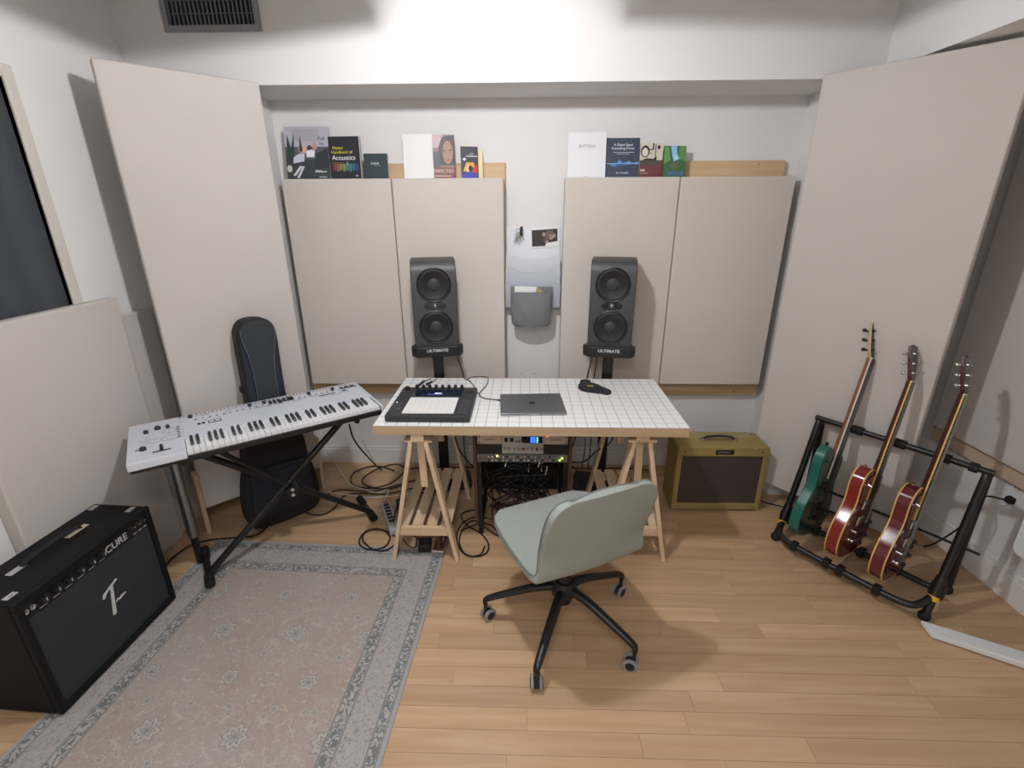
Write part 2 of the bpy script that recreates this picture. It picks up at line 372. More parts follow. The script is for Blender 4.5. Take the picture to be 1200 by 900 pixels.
# ================================================================ RUG
def rug_material():
    m = bpy.data.materials.new('woven persian rug'); m.use_nodes = True; nt = m.node_tree; b = nt.nodes['Principled BSDF']; L = nt.links.new
    N = nt.nodes.new
    def math_(op, a, c=None):
        q = N('ShaderNodeMath'); q.operation = op
        for i, v in enumerate((a, c)):
            if v is None: continue
            if isinstance(v, (int, float)): q.inputs[i].default_value = v
            else: L(v, q.inputs[i])
        return q.outputs[0]
    def mix(f, a, c):
        q = N('ShaderNodeMix'); q.data_type = 'RGBA'
        for i, v in ((0, f), (6, a), (7, c)):
            if isinstance(v, (int, float)): q.inputs[i].default_value = v
            elif isinstance(v, str): q.inputs[i].default_value = (*srgb(v), 1)
            else: L(v, q.inputs[i])
        return q.outputs[2]
    def ramp(v, lo, hi):
        q = N('ShaderNodeMapRange'); q.inputs['From Min'].default_value = lo; q.inputs['From Max'].default_value = hi; L(v, q.inputs['Value']); return q.outputs[0]
    tc = N('ShaderNodeTexCoord'); sp = N('ShaderNodeSeparateXYZ'); L(tc.outputs['Object'], sp.inputs[0])
    W, H = 1.235, 1.85
    dx = math_('SUBTRACT', W/2, math_('ABSOLUTE', sp.outputs[0])); dy = math_('SUBTRACT', H/2, math_('ABSOLUTE', sp.outputs[1]))
    d = math_('MINIMUM', dx, dy)                              # distance from the rug's edge
    # mirrored coordinates for a symmetric floral field
    mx = math_('PINGPONG', math_('ADD', sp.outputs[0], 3), .155); my = math_('PINGPONG', math_('ADD', sp.outputs[1], 3), .21)
    cb = N('ShaderNodeCombineXYZ'); L(mx, cb.inputs[0]); L(my, cb.inputs[1])
    nz = N('ShaderNodeTexNoise'); nz.inputs['Scale'].default_value = 9; L(tc.outputs['Object'], nz.inputs['Vector'])
    v3 = N('ShaderNodeVectorMath'); v3.operation = 'MULTIPLY_ADD'; L(nz.outputs['Color'], v3.inputs[0]); v3.inputs[1].default_value = (.06, .06, 0); L(cb.outputs[0], v3.inputs[2])
    # curling vine lines
    n2 = N('ShaderNodeTexNoise'); n2.inputs['Scale'].default_value = 17; n2.inputs['Detail'].default_value = 1.5; n2.inputs['Distortion'].default_value = 1.2; L(v3.outputs[0], n2.inputs['Vector'])
    vine = math_('LESS_THAN', math_('ABSOLUTE', math_('SUBTRACT', n2.outputs['Fac'], .5)), .017)
    leaf = ramp(n2.outputs['Fac'], .56, .6)
    # rosettes
    vo = N('ShaderNodeTexVoronoi'); vo.inputs['Scale'].default_value = 10.5; vo.inputs['Randomness'].default_value = .75; L(v3.outputs[0], vo.inputs['Vector'])
    D = vo.outputs['Distance']
    n4 = N('ShaderNodeTexNoise'); n4.inputs['Scale'].default_value = 55; L(tc.outputs['Object'], n4.inputs['Vector'])
    Dn = math_('ADD', D, math_('MULTIPLY', math_('SUBTRACT', n4.outputs['Fac'], .5), .16))
    ros = math_('LESS_THAN', Dn, .34); ring = math_('MULTIPLY', math_('GREATER_THAN', Dn, .12), math_('LESS_THAN', Dn, .18)); core = math_('LESS_THAN', Dn, .06)
    n3 = N('ShaderNodeTexNoise'); n3.inputs['Scale'].default_value = 2.2; L(tc.outputs['Object'], n3.inputs['Vector'])
    field = mix(ramp(n3.outputs['Fac'], .35, .65), 'A39489', 'A99D96')
    field = mix(math_('MULTIPLY', leaf, .25), field, 'AFA59A'); field = mix(math_('MULTIPLY', vine, .6), field, 'BAB3AB')
    n5 = N('ShaderNodeTexNoise'); n5.inputs['Scale'].default_value = 34; n5.inputs['Detail'].default_value = 1; n5.inputs['Distortion'].default_value = 1.8; L(tc.outputs['Object'], n5.inputs['Vector'])
    field = mix(math_('MULTIPLY', math_('LESS_THAN', math_('ABSOLUTE', math_('SUBTRACT', n5.outputs['Fac'], .5)), .014), .5), field, 'BDB7B0')
    field = mix(math_('MULTIPLY', math_('LESS_THAN', math_('ABSOLUTE', math_('SUBTRACT', n5.outputs['Fac'], .56)), .010), .45), field, '837B78')
    def rosette(f_, ax, ay, R0, k_):
        r_ = math_('SQRT', math_('ADD', math_('MULTIPLY', ax, ax), math_('MULTIPLY', ay, ay))); q_ = N('ShaderNodeMath'); q_.operation = 'ARCTAN2'; L(ay, q_.inputs[0]); L(ax, q_.inputs[1])
        e_ = math_('ADD', math_('SUBTRACT', r_, math_('MULTIPLY', math_('COSINE', math_('MULTIPLY', q_.outputs[0], k_)), R0*.16)), math_('MULTIPLY', math_('SUBTRACT', n4.outputs['Fac'], .5), .012))
        def ann(a_, c_): return math_('MULTIPLY', math_('GREATER_THAN', e_, a_), math_('LESS_THAN', e_, c_))
        f_ = mix(math_('MULTIPLY', math_('LESS_THAN', e_, R0), .75), f_, 'B4AEA8'); f_ = mix(math_('MULTIPLY', ann(R0*.92, R0*1.05), .7), f_, '827E7C')
        f_ = mix(math_('MULTIPLY', ann(R0*.42, R0*.58), .75), f_, '77787C'); return mix(math_('MULTIPLY', math_('LESS_THAN', e_, R0*.22), .75), f_, '6A6E75')
    field = rosette(field, mx, my, .040, 8); field = rosette(field, math_('SUBTRACT', .155, mx), math_('SUBTRACT', .21, my), .030, 6)
    field = rosette(field, math_('SUBTRACT', mx, .082), math_('SUBTRACT', my, .1), .017, 5)
    # border band: pale grey with small dark scrolls
    vb = N('ShaderNodeTexVoronoi'); vb.inputs['Scale'].default_value = 34; L(tc.outputs['Object'], vb.inputs['Vector'])
    nb = N('ShaderNodeTexNoise'); nb.inputs['Scale'].default_value = 36; nb.inputs['Detail'].default_value = 1; nb.inputs['Distortion'].default_value = 1.4; L(tc.outputs['Object'], nb.inputs['Vector'])
    scroll = math_('LESS_THAN', math_('ABSOLUTE', math_('SUBTRACT', nb.outputs['Fac'], .5)), .025)
    band = mix(math_('MULTIPLY', scroll, .9), 'ABA6A3', '8A898A'); band = mix(math_('MULTIPLY', ramp(vb.outputs['Distance'], .28, .2), .45), band, '9A8D85')
    guard = mix(math_('LESS_THAN', math_('ABSOLUTE', math_('SUBTRACT', nb.outputs['Fac'], .5)), .075), 'ABA9A7', '747678')
    def between(a, c): return math_('MULTIPLY', math_('GREATER_THAN', d, a), math_('LESS_THAN', d, c))
    out = mix(math_('LESS_THAN', d, .205), field, band)
    out = mix(between(.022, .052), out, guard); out = mix(between(.165, .203), out, guard)
    for a in (.018, .055, .16, .207): out = mix(math_('MULTIPLY', between(a-.003, a+.004), .7), out, '767879')
    out = mix(math_('LESS_THAN', d, .016), out, 'A3A1A0')
    weave = N('ShaderNodeTexNoise'); weave.inputs['Scale'].default_value = 420; L(tc.outputs['Object'], weave.inputs['Vector'])
    out = mix(math_('MULTIPLY', ramp(weave.outputs['Fac'], .45, .7), .28), out, '6F6B68')
    L(out, b.inputs['Base Color']); b.inputs['Roughness'].default_value = .95; b.inputs['Specular IOR Level'].default_value = .1
    bp = N('ShaderNodeBump'); bp.inputs['Strength'].default_value = .4; bp.inputs['Distance'].default_value = .002; L(weave.outputs['Fac'], bp.inputs['Height']); L(bp.outputs[0], b.inputs['Normal'])
    return m
ra = math.radians(-2.6); rc = np.array([-.405, 2.062])-1.235/2*np.array([math.cos(ra), math.sin(ra)])+1.85/2*np.array([math.sin(ra), -math.cos(ra)])
rug = MB().box(-1.235/2, 1.235/2, -.925, .925, 0, .005).build('rug', rug_material(), bevel=.002, loc=(rc[0], rc[1], .0005)); rug.rotation_euler = (0, 0, ra)
tag(rug, 'faded grey and taupe floral persian rug with dark bordered edge on the floor', 'rug')

# ================================================================ DESK
def grid_top():
    m = mat('white desktop with grid print', 'E9EAE8', .38); nt = m.node_tree; b = nt.nodes['Principled BSDF']; L = nt.links.new
    tc = nt.nodes.new('ShaderNodeTexCoord'); sp = nt.nodes.new('ShaderNodeSeparateXYZ'); L(tc.outputs['Object'], sp.inputs[0])
    outs = []
    for k in (0, 1):
        p_ = nt.nodes.new('ShaderNodeMath'); p_.operation = 'PINGPONG'; p_.inputs[1].default_value = .0253
        a_ = nt.nodes.new('ShaderNodeMath'); a_.operation = 'ADD'; a_.inputs[1].default_value = 5.06; L(sp.outputs[k], a_.inputs[0]); L(a_.outputs[0], p_.inputs[0])
        c_ = nt.nodes.new('ShaderNodeMath'); c_.operation = 'LESS_THAN'; c_.inputs[1].default_value = .0011; L(p_.outputs[0], c_.inputs[0]); outs.append(c_.outputs[0])
    mx = nt.nodes.new('ShaderNodeMath'); mx.operation = 'MAXIMUM'; L(outs[0], mx.inputs[0]); L(outs[1], mx.inputs[1])
    mi = nt.nodes.new('ShaderNodeMix'); mi.data_type = 'RGBA'; mi.inputs[6].default_value = (*srgb('EDEDEA'), 1); mi.inputs[7].default_value = (*srgb('878D93'), 1)
    L(mx.outputs[0], mi.inputs[0]); L(mi.outputs[2], b.inputs['Base Color'])
    return m
DX0, DX1, DY0, DY1, DH = -.682, .727, 1.966, 2.615, .75
dk = thing('desk_top', 'white desk top with a thin square grid print and wooden edge', 'table top', (DX0, DY0, .706))
MB().box(0, DX1-DX0, 0, DY1-DY0, 0, .0425).build('board', wood('desk edge wood', 'AE9272', 'C0A685', 0, .55, 8), dk)
MB().box(0, DX1-DX0, 0, DY1-DY0, .0425, DH-.706).build('grid_surface', grid_top(), dk)

def trestle(label, xa, xl, xr, y0, y1):
    t = thing('trestle', label, 'trestle', (xa, (y0+y1)/2, 0))
    D = (y1-y0)/2; TZ = .705
    MB().box(-.03, .03, -D-.03, D+.03, .672, TZ).build('top_beam', pineY, t, bevel=.002)
    MB().box(-.065, .065, -D-.02, D+.02, .66, .6715).build('beam_support', pineY, t, bevel=.002)
    a, c = xl-xa, xr-xa
    for yy in (-D, D):
        for s, foot in ((-1, a), (1, c)):
            MB().beam((foot, yy+(.0 if yy > 0 else 0), 0), (s*.035, yy, .66), .02, .045, (1, 0, 0)).build('leg', pine, t, bevel=.0015)
        k = yy-.034*(1 if yy > 0 else -1)
        MB().beam((.006, k, .40), (.0, k, .66), .034, .018).build('height_post', pine, t, bevel=.0015)
        fz = .145 if yy < 0 else .135
        MB().box(a*.80, c*.80, yy-.012, yy+.012, fz, fz+.045).build('cross_bar', pineX, t, bevel=.0015)
    for i in range(4):
        x = a*.66+(c-a)*.66*i/3
        MB().box(x-.026, x+.026, -D+.013, D+.012, .181, .197).build('shelf_slat', pineY, t, bevel=.0015)
    return t
trestle('pine trestle beside the keyboard with a slatted shelf, standing on the rug corner', -.487, -.655, -.335, 2.0, 2.55)
trestle('pine trestle behind the office chair with a slatted shelf', .535, .375, .695, 2.02, 2.55)

# grid controller on the desk
def controller():
    t = thing('pad_controller', 'flat black pad controller with a white pad grid on the desk', 'controller', (-.443, 2.19, DH)); w, h = .194, .187
    MB().box(-w, w, -h, h, .002, .034).build('body', mat('controller black', '2B2D30', .5), t, bevel=.006)
    for sx in (-1, 1):
        for sy in (-1, 1): MB().cyl((sx*.17, sy*.16, 0), (sx*.17, sy*.16, .002), .01, n=10).build('rubber_foot', rubber, t)
    pm = mat('white silicone pads', 'E6E6E4', .5)
    for i in range(8):
        for j in range(8):
            x = -.121+i*.0298; y = -.160+j*.0244
            MB().box(x, x+.0292, y, y+.0238, .034, .0362).build('pad', pm, t)
    for i in range(8):
        x = -.118+i*.0335
        k = MB(); k.lathe([(.009, .034), (.009, .044), (.0072, .053), (.0066, .054)], Matrix.Translation((x, .166, 0)), 14); k.build('encoder_knob', black, t, smooth=40)
    s = MB().box(-.125, .125, .060, .140, .034, .0346).build('display', mat('display glass', '1B2138', .12), t)
    MB().box(-.045, .035, .078, .0805, .0346, .0349).build('display_trace', mat('display blue light', '6E7DE0', .5, emit=.8), s)
    MB().box(-.012, .022, .088, .100, .0346, .0349).build('display_text', mat('display white light', 'D8DCF5', .5, emit=.8), s)
    gm = mat('controller key grey', '45474A', .6)
    for x0, x1, y0, y1 in [(-.185, -.165, .10, .12), (-.185, -.165, .06, .075), (-.16, -.145, .10, .115), (.14, .18, .105, .125)]+[(.135+(i % 2)*.024, .155+(i % 2)*.024, -.16+(i//2)*.026, -.144+(i//2)*.026) for i in range(14)]+[(-.185+(i % 2)*.024, -.168+(i % 2)*.024, -.16+(i//2)*.026, -.146+(i//2)*.026) for i in range(10)]:
        MB().box(x0, x1, y0, y1, .034, .0355).build('button', gm if x1-x0 < .03 else black, t)
    MB().box(-.176, -.172, -.03, -.026, .0345, .036).build('status_light', mat('status led white', 'FFFFFF', .4, emit=2), t)
    k = MB(); k.lathe([(.011, .034), (.011, .046), (.009, .048)], Matrix.Translation((-.165, .155, 0)), 16); k.build('volume_knob', black, t, smooth=40)
controller()
# laptop
lt = thing('laptop', 'closed dark grey laptop on the gridded desk', 'laptop', (.034, 2.214, DH), math.radians(3.5))
lg = mat('space grey aluminium', '6F7174', .38, .6)
MB().box(-.155, .155, -.125, .125, .002, .0085).build('base', mat('laptop base aluminium', '9A9C9F', .35, .7), lt, bevel=.002)
MB().box(-.155, .155, -.125, .125, .009, .0155).build('lid', lg, lt, bevel=.003, bseg=3)
MB().box(-.025, .025, -.1258, -.124, .0055, .0088).build('finger_notch', mat('notch light', 'C9CBCD', .4, .5), lt)
for sx in (-1, 1): MB().box(sx*.12-.02, sx*.12+.02, -.1, .1, 0, .002).build('rubber_strip', rubber, lt)
ap = [(0.0, .011), (.004, .0145), (.010, .0135), (.0135, .009), (.0105, .004), (.0105, -.001), (.014, -.006), (.010, -.0135), (.0055, -.0165), (0, -.0145), (-.0055, -.0165), (-.010, -.0135), (-.0145, -.005), (-.0145, .004), (-.0105, .0115), (-.0045, .014)]
lf = [(0, .0155), (.0005, .020), (.006, .0235), (.0058, .019)]
b = MB(); b.prism([(x*1.05, y*1.05) for x, y in ap], .0154, .0157); b.prism([(x*1.05, y*1.05) for x, y in lf], .0154, .0157)
b.build('emblem', mat('laptop emblem black', '24262A', .25, .3), lt)
# black felt pouch with loop
pc = thing('felt_pouch', 'black paddle-shaped felt pouch with hanging loop and yellow tag on the desk', 'pouch', (.345, 2.47, DH))
o2 = smooth_path([(x, y, 0) for x, y in [(-.06, -.01), (-.045, .045), (-.005, .06), (.04, .035), (.075, -.02), (.105, -.065), (.1, -.1), (.075, -.112), (.05, -.095), (.0, -.08), (-.045, -.055)]], 5, True)
MB().prism([(q[0], q[1]) for q in o2], 0, .014).build('body', mat('black felt', '25262A', .95, noise=.2, nscale=200), pc, bevel=.005, bseg=3)
lp = MB(); lp.tube(smooth_path([(-.03, .045, .009), (-.035, .08, .009), (-.012, .095, .009), (.012, .08, .009), (.005, .05, .009)], 5), .006, 8); lp.build('loop', mat('black felt'.upper(), '25262A', .95), pc, smooth=50)
MB().box(-.012, .022, -.016, -.004, .0135, .0152).build('tag', mat('yellow tag', 'D2B445', .6), pc)

# ================================================================ CABLES
def cable(label, pts, r=.004, m=None, plug=None, cat='cable', group=None):
    P = smooth_path(pts, 6)
    b = MB(); b.tube(P, r, 6); o = b.build('cable', m or cablem, smooth=70)
    tag(o, label, cat, group)
    if plug:
        for k in plug:
            q = P[k]; d = P[k]-P[k+1 if k >= 0 else k-1]; d /= np.linalg.norm(d)
            MB().cyl(q-d*.004, q+d*.028, r*2.1, r*2.4, 10).build('plug', rubber, o, smooth=40)
    return o
def flo(L_, z=.0055): return [pz(u, v, z) for u, v in L_]
zt = DH+.004
def dsk(L_): return [pz(u, v, zt) for u, v in L_]
for lab, L_ in (('thin black lead from the pad controller to the desk rear, nearer the keyboard', [(488, 457), (491, 452), (497, 447), (505, 443.6)]), ('thin black lead from the pad controller to the desk rear, nearer the speaker post', [(495, 457), (500, 451), (506, 448), (512, 443.6)])):
    o = cable(lab, dsk(L_), .0022)
    q0, q1 = dsk([L_[1], L_[2]]); MB().cyl(q0+[0, 0, .003], q1+[0, 0, .003], .0065, .005, 10).build('ferrite_plug', rubber, o, smooth=40)
o = cable('thin black charging lead looping over the desk to the laptop', dsk([(585, 468.8), (577, 468), (566, 466), (560, 460), (555, 452), (550, 446), (544, 443.8)]), .0024, plug=[0])
cable('thin black lead making a loop behind the laptop lead', dsk([(548, 444), (556, 441.5), (570, 441.8), (572, 446), (569, 453), (563, 459), (561, 465)]), .0022)
# floor tangle
cable('coiled black cable on the floor behind the trestle shelf', [py(409, 497, 2.35)]+[py(418, 520, 2.38)]+flo([(447, 551), (462, 552), (440, 546), (416, 553), (412, 566), (432, 572), (458, 566), (474, 551), (466, 544), (446, 548), (428, 558), (426, 567), (446, 573), (470, 567), (490, 562)], .006), .0045)
cable('black cable running along the floor from the gig bag to the trestle', flo([(330, 596), (355, 591), (380, 581), (398, 574), (430, 576), (452, 574), (468, 570), (478, 567)], .014), .0045)
cable('black cable sagging on the floor in front of the gig bag', flo([(348, 594), (362, 602), (378, 603), (392, 595), (402, 582), (420, 578), (450, 579), (485, 572)], .0055), .004)
cable('black cable from the big black amplifier round under the keyboard stand', flo([(190, 668), (202, 654), (222, 640), (245, 633), (275, 630), (300, 627), (315, 615), (320, 602)], .0055), .0045)
cable('black mains cable coiled on the rug edge beside the power strip', flo([(466, 600), (468, 618), (464, 628), (452, 622), (438, 620), (425, 626), (421, 637), (432, 644), (450, 641), (457, 630), (448, 621), (430, 622), (425, 632), (436, 643), (452, 645), (468, 634)], .011), .0042)
cable('black cable hanging over the power strip', [pz(470, 577, .012), pz(466, 590, .05), pz(463, 602, .07), pz(461, 612, .052)], .004)
cable('white cable lying across the floor to the power strip', flo([(383, 528), (395, 545), (402, 556), (412, 568)], .02)+flo([(440, 577), (455, 574), (449, 590), (447, 598)], .022), .0032, wcable)
cable('second white cable from behind the trestle to the power strip', flo([(500, 575), (470, 580), (435, 583), (410, 580), (385, 577)], .024), .003, wcable)
cable('black cable loops beside the equipment rack feet', flo([(572, 607), (556, 606), (541, 614), (535, 630), (541, 646), (556, 652), (570, 648), (572, 636), (562, 624), (548, 616), (540, 604), (552, 598), (570, 600)], .0055), .0042)
cable('second black cable loops beside the equipment rack feet, half under the chair', flo([(540, 622), (560, 614), (576, 616), (585, 628), (574, 622), (556, 610), (544, 618), (538, 634), (546, 650), (562, 650), (568, 640)], .014), .0036)
cable('black cable hanging behind the rack from the desk rear to the floor', [py(533, 512, 2.5), py(540, 530, 2.5), py(556, 548, 2.52), pz(575, 560, .02)], .004)
cable('black cable arching from the rack to the speaker post', [py(666, 541, 2.3), py(684, 541, 2.4), py(700, 528, 2.5), py(714, 520, 2.62), py(719, 510, 2.62)], .0042)
cable('black cable hanging between rack and pine trestle', [py(667, 530, 2.4), py(672, 520, 2.4), py(676, 506, 2.45)], .004)
cable('brown-black cable dangling in coils beside the rack side', [py(668, 545, 2.42), py(676, 552, 2.42), py(672, 560, 2.42), py(680, 570, 2.42), py(674, 578, 2.42), py(667, 574, 2.42)], .0035)
cable('black mains cable from the tweed amplifier under the guitar stand', [px(892, 587, 1.385)]+flo([(905, 591), (930, 596), (960, 597), (985, 602), (1010, 608), (1045, 622), (1070, 630)]), .004)
cable('black cable on the floor between trestles behind the rack', flo([(478, 549), (510, 547.5), (540, 548), (575, 547.5), (610, 549), (650, 548), (690, 549), (730, 548.5), (760, 551)], .0055), .0042)
cable('black cable tangle lead under the trestle shelf', flo([(490, 585), (478, 600), (474, 615), (482, 626), (492, 632), (499, 640)], .0055), .0035)
cable('thin black lead joining adapter and foot pedal', flo([(472, 632), (480, 640), (487, 641), (489, 630)], .009), .0028)
cable('thin grey lead hanging down from the keyboard rear', [py(424, 515, 2.42), py(432, 530, 2.5), pz(441, 545, .02)], .0018, mat('grey lead', '8E8A86', .6))

# power strip, pedal, adapter
a0, a1 = pz(452, 594, .0), pz(463, 628, .0); ang = math.atan2(a1[1]-a0[1], a1[0]-a0[0])
ps = thing('power_strip', 'grey power strip with black sockets on the floor by the pine trestle', 'power strip', (a0+a1)/2, ang); L_ = np.linalg.norm(a1-a0)
MB().box(-L_/2, L_/2, -.026, .026, 0, .04).build('case', mat('power strip grey', 'A9ABAD', .5), ps, bevel=.004)
for i in range(6): MB().box(-L_/2+.03+i*.033, -L_/2+.054+i*.033, -.016, .016, .0396, .0415).build('socket', black, ps, bevel=.001)
MB().box(-L_/2+.008, -L_/2+.024, -.012, .012, .04, .044).build('switch', mat('switch orange', '9A6A58', .4), ps)
ad = tag(MB().box(-.03, .03, -.022, .022, 0, .065).build('plug_adapter', black, bevel=.004, loc=pz(470, 598, 0)), 'black wall-wart plug adapter beside the power strip', 'adapter'); ad.rotation_euler = (0, 0, ang)
pd = thing('foot_pedal', 'small brown and chrome effects pedal under the trestle shelf', 'effects pedal', (-.432, 2.055, .006), math.radians(-4))
MB().hexa([(-.03, -.058, 0), (.03, -.058, 0), (.03, .058, 0), (-.03, .058, 0)], [(-.03, -.056, .036), (.03, -.056, .036), (.03, .058, .052), (-.03, .058, .052)]).build('case', mat('pedal nickel', 'A8A6A2', .35, .8), pd, bevel=.003)
MB().hexa([(-.026, -.05, .0365), (.026, -.05, .0365), (.026, .052, .051), (-.026, .052, .051)], [(-.026, -.05, .039), (.026, -.05, .039), (.026, .052, .0535), (-.026, .052, .0535)]).build('face_plate', mat('pedal brown', '4A2C22', .4), pd)
for x in (-.013, .013): MB().cyl((x, .022, .046), (x, .022, .068), .009, .008, 14).build('knob', chrome, pd, smooth=40)
MB().cyl((0, -.03, .038), (0, -.03, .052), .006, n=12).build('footswitch', chrome, pd, smooth=40)
bx = thing('small_adapter_box', 'small black box beside the brown effects pedal on the rug', 'adapter', (-.513, 2.065, .006), .05)
MB().box(-.031, .031, -.032, .032, 0, .048).build('case', black, bx, bevel=.005); MB().cyl((-.004, -.0325, .024), (-.004, -.031, .024), .008, n=12).build('jack', rubber, bx)

# ================================================================ SPEAKERS ON STANDS
def speaker_set(sx, label, label2, ctr, toe, cords, tz):
    # stand
    st = thing('speaker_stand', label2, 'speaker stand', (ctr[0], ctr[1], 0), toe)
    base = rect_path(-.17, .17, -.09, .13, .04)
    MB().prism(base, 0, .02).build('base_plate', satin, st, bevel=.004)
    MB().box(-.03, .03, -.035, .035, .02, .885).build('column', satin, st, bevel=.008)
    tp = MB()
    out = [(-.135, .12), (-.14, -.09), (-.115, -.125), (.115, -.125), (.14, -.09), (.135, .12)]
    tp.prism(out, .885, .905); tp.build('top_plate', satin, st, bevel=.006)
    lip = MB(); lo = [(-.14, -.06), (-.142, -.09), (-.117, -.13), (.117, -.13), (.142, -.09), (.14, -.06), (.130, -.06), (.130, -.085), (.11, -.118), (-.11, -.118), (-.130, -.085), (-.130, -.06)]
    lip.prism(lo, .893, .945); lip.build('front_lip', satin, st, bevel=.004)
    text('lettering', 'ULTIMATE', .022, mat('lettering silver', 'C9CCD0', .4), st, at(0, -.1305, .918, FRONT), bold=.0006, xscale=1.15)
    # speaker
    sp = thing('studio_monitor', label, 'speaker', (ctr[0], ctr[1], .905), toe)
    H, W, D = .50, .119, .10
    prof = [(-D, .004), (-D, H-.06), (-D+.008, H-.03), (-D+.028, H-.008), (-D+.06, H), (.105, H), (.105, .004)]
    mb = MB(); n = len(prof)
    V = [(x, y, z) for x in (-W, W) for y, z in prof]
    mb.add(V, [tuple(range(n)), tuple(range(2*n-1, n-1, -1))]+[(k, n+k, n+(k+1) % n, (k+1) % n) for k in range(n)])
    mb.build('cabinet', mat('speaker charcoal', '3A3B3D', .45), sp, bevel=.004, smooth=30)
    cone = mat('woofer cone', '2C2E32', .6); sur = mat('rubber surround', '1D1E21', .55)
    for z in (.375, .145):
        M = at(0, -D, z, FRONT)
        wr = MB(); wr.lathe([(.092, -.004), (.092, .004), (.088, .006), (.084, .004)], M, 36); wfr = wr.build('woofer', satin, sp, smooth=40)
        s2 = MB(); s2.lathe([(.084, .002), (.080, .008), (.073, .009), (.067, .003)], M, 36); s2.build('surround', sur, wfr, smooth=60)
        c2 = MB(); c2.lathe([(.067, .0035), (.05, -.001), (.035, .0025), (.032, .006), (.018, .010), (.001, .0115)], M, 36); c2.build('cone', cone, wfr, smooth=60)
    M = at(0, -D, .262, FRONT)
    wg = MB(); wg.lathe([(1, 0), (.93, .5), (.6, -.6), (.2, -.8)], M @ Matrix.Diagonal((.058, .027, .004, 1)), 32); wg.build('waveguide', sur, sp, smooth=60)
    tw = MB(); tw.lathe([(.0165, -.001), (.0165, .005), (.0125, .006), (.0115, .004)], M, 24); two = tw.build('tweeter', mat('tweeter ring', '55565A', .35, .6), sp, smooth=40)
    dm = MB(); dm.lathe([(.0115, .004), (.009, .008), (.005, .0105), (.0008, .0112)], M, 20); dm.build('dome', mat('tweeter dome', '8E9096', .25, .8), two, smooth=60)
    MB().box(.085, .088, -D-.001, -D+.002, .03, .034).build('status_light', mat('monitor led', '9FC8B0', .4, emit=.6), sp)
    for k, (x0, x1) in enumerate(cords):
        cable('thin black speaker lead hanging %s behind the post of the monitor %s' % (('close' , 'loosely')[k], tz), [(ctr[0]+x0, ctr[1]+.112, .98), (ctr[0]+x0, ctr[1]+.138, .92), (ctr[0]+(x0*.6+x1*.4), ctr[1]+.138, .80), (ctr[0]+x1, ctr[1]+.14, .62), (ctr[0]+x1*.8, ctr[1]+.19, .2), (ctr[0]+x1*.9, ctr[1]+.21, .006)], .003)
speaker_set(1, 'charcoal two-woofer studio monitor standing behind the pad controller', 'black speaker stand behind the desk, nearer the keyboard', (-.507, 2.70), math.radians(11), ((-.085, -.02), (.075, .13)), 'behind the pad controller')
speaker_set(-1, 'charcoal two-woofer studio monitor standing behind the felt pouch', 'black speaker stand behind the desk, nearer the tweed amplifier', (.478, 2.70), math.radians(-10), ((-.06, -.10), (-.035, -.055)), 'behind the felt pouch')

# ================================================================ EQUIPMENT RACK UNDER THE DESK
rk = thing('equipment_rack', 'open walnut-sided equipment rack with cables under the desk', 'rack', (-.012, 2.20, 0)); RT = .62
for s in (-1, 1):
    MB().box(s*.243-.009, s*.243+.009, 0, .34, .10, RT).build('side_panel', walnut, rk, bevel=.0015)
    MB().box(s*.222-.011, s*.222+.011, .004, .024, .02, RT-.01).build('front_rail', satin, rk, bevel=.001)
    MB().box(s*.222-.011, s*.222+.011, .31, .33, .02, RT-.01).build('rear_rail', satin, rk, bevel=.001)
    for yy in (.014, .32): MB().cyl((s*.222, yy, 0), (s*.222, yy, .03), .014, .012, 12).build('foot', rubber, rk)
    MB().box(s*.225-.013, s*.225+.013, .024, .31, .03, .05).build('bottom_rail', satin, rk)
MB().box(-.234, .234, 0, .34, RT-.012, RT).build('top_panel', satin, rk)
MB().box(-.21, .21, .325, .332, .08, .44).build('rear_mesh', mat('rack rear dark', '1A1A1C', .8), rk)
MB().sphere((.125, -.006, RT-.022), .006).build('red_light', mat('red led', 'FF5A30', .4, emit=6), rk)
# unit A: silver preamp pair
ua = thing('rack_unit', 'silver and black preamp rack unit with a lit blue display', 'audio unit', (-.012, 2.198, .49))
silver = mat('unit silver', 'B4B3B0', .4, .5); cream = mat('unit champagne', 'C0B3A4', .45, .3)
MB().box(-.231, .231, 0, .2, 0, .108).build('chassis', black, ua)
MB().box(-.226, -.104, -.004, 0, .058, .108).build('face_plate', cream, ua, bevel=.001)
MB().box(.108, .226, -.004, 0, .058, .108).build('face_plate', cream, ua, bevel=.001)
MB().box(-.102, .106, -.006, 0, .006, .108).build('center_plate', silver, ua, bevel=.001)
ds = MB().box(-.004, .10, -.007, -.006, .066, .102).build('display', mat('unit screen', '10131C', .15), ua)
MB().box(.040, .066, -.0075, -.007, .068, .100).build('display_bar', mat('blue screen light', '2F62E8', .4, emit=1.6), ds)
for i in range(4): MB().box(.070, .080, -.0075, -.007, .070+i*.008, .074+i*.008).build('display_mark', mat('cyan screen light', '7FD0F5', .4, emit=1.6), ds)
for x in (-.09, -.062): MB().box(x, x+.018, -.0072, -.006, .072, .094).build('jack', rubber, ua)
for i, x in enumerate((-.028, -.014)): MB().cyl((x, -.006, .076), (x, -.012, .076), .004, n=10).build('knob', black, ua)
for i in range(9):
    x = -.088+i*.023; c = mat('knob red', '8E2B38', .4) if i in (4, 7) else steel
    MB().cyl((x, -.006, .034), (x, -.018, .034), .0062, n=12).build('knob', c, ua, smooth=40)
for x in (-.163, .168):
    for i in range(7): MB().box(x-.026+i*.0075, x-.021+i*.0075, -.0045, -.004, .080, .0855).build('print_mark', mat('brown print', '6B3B33', .6), ua)
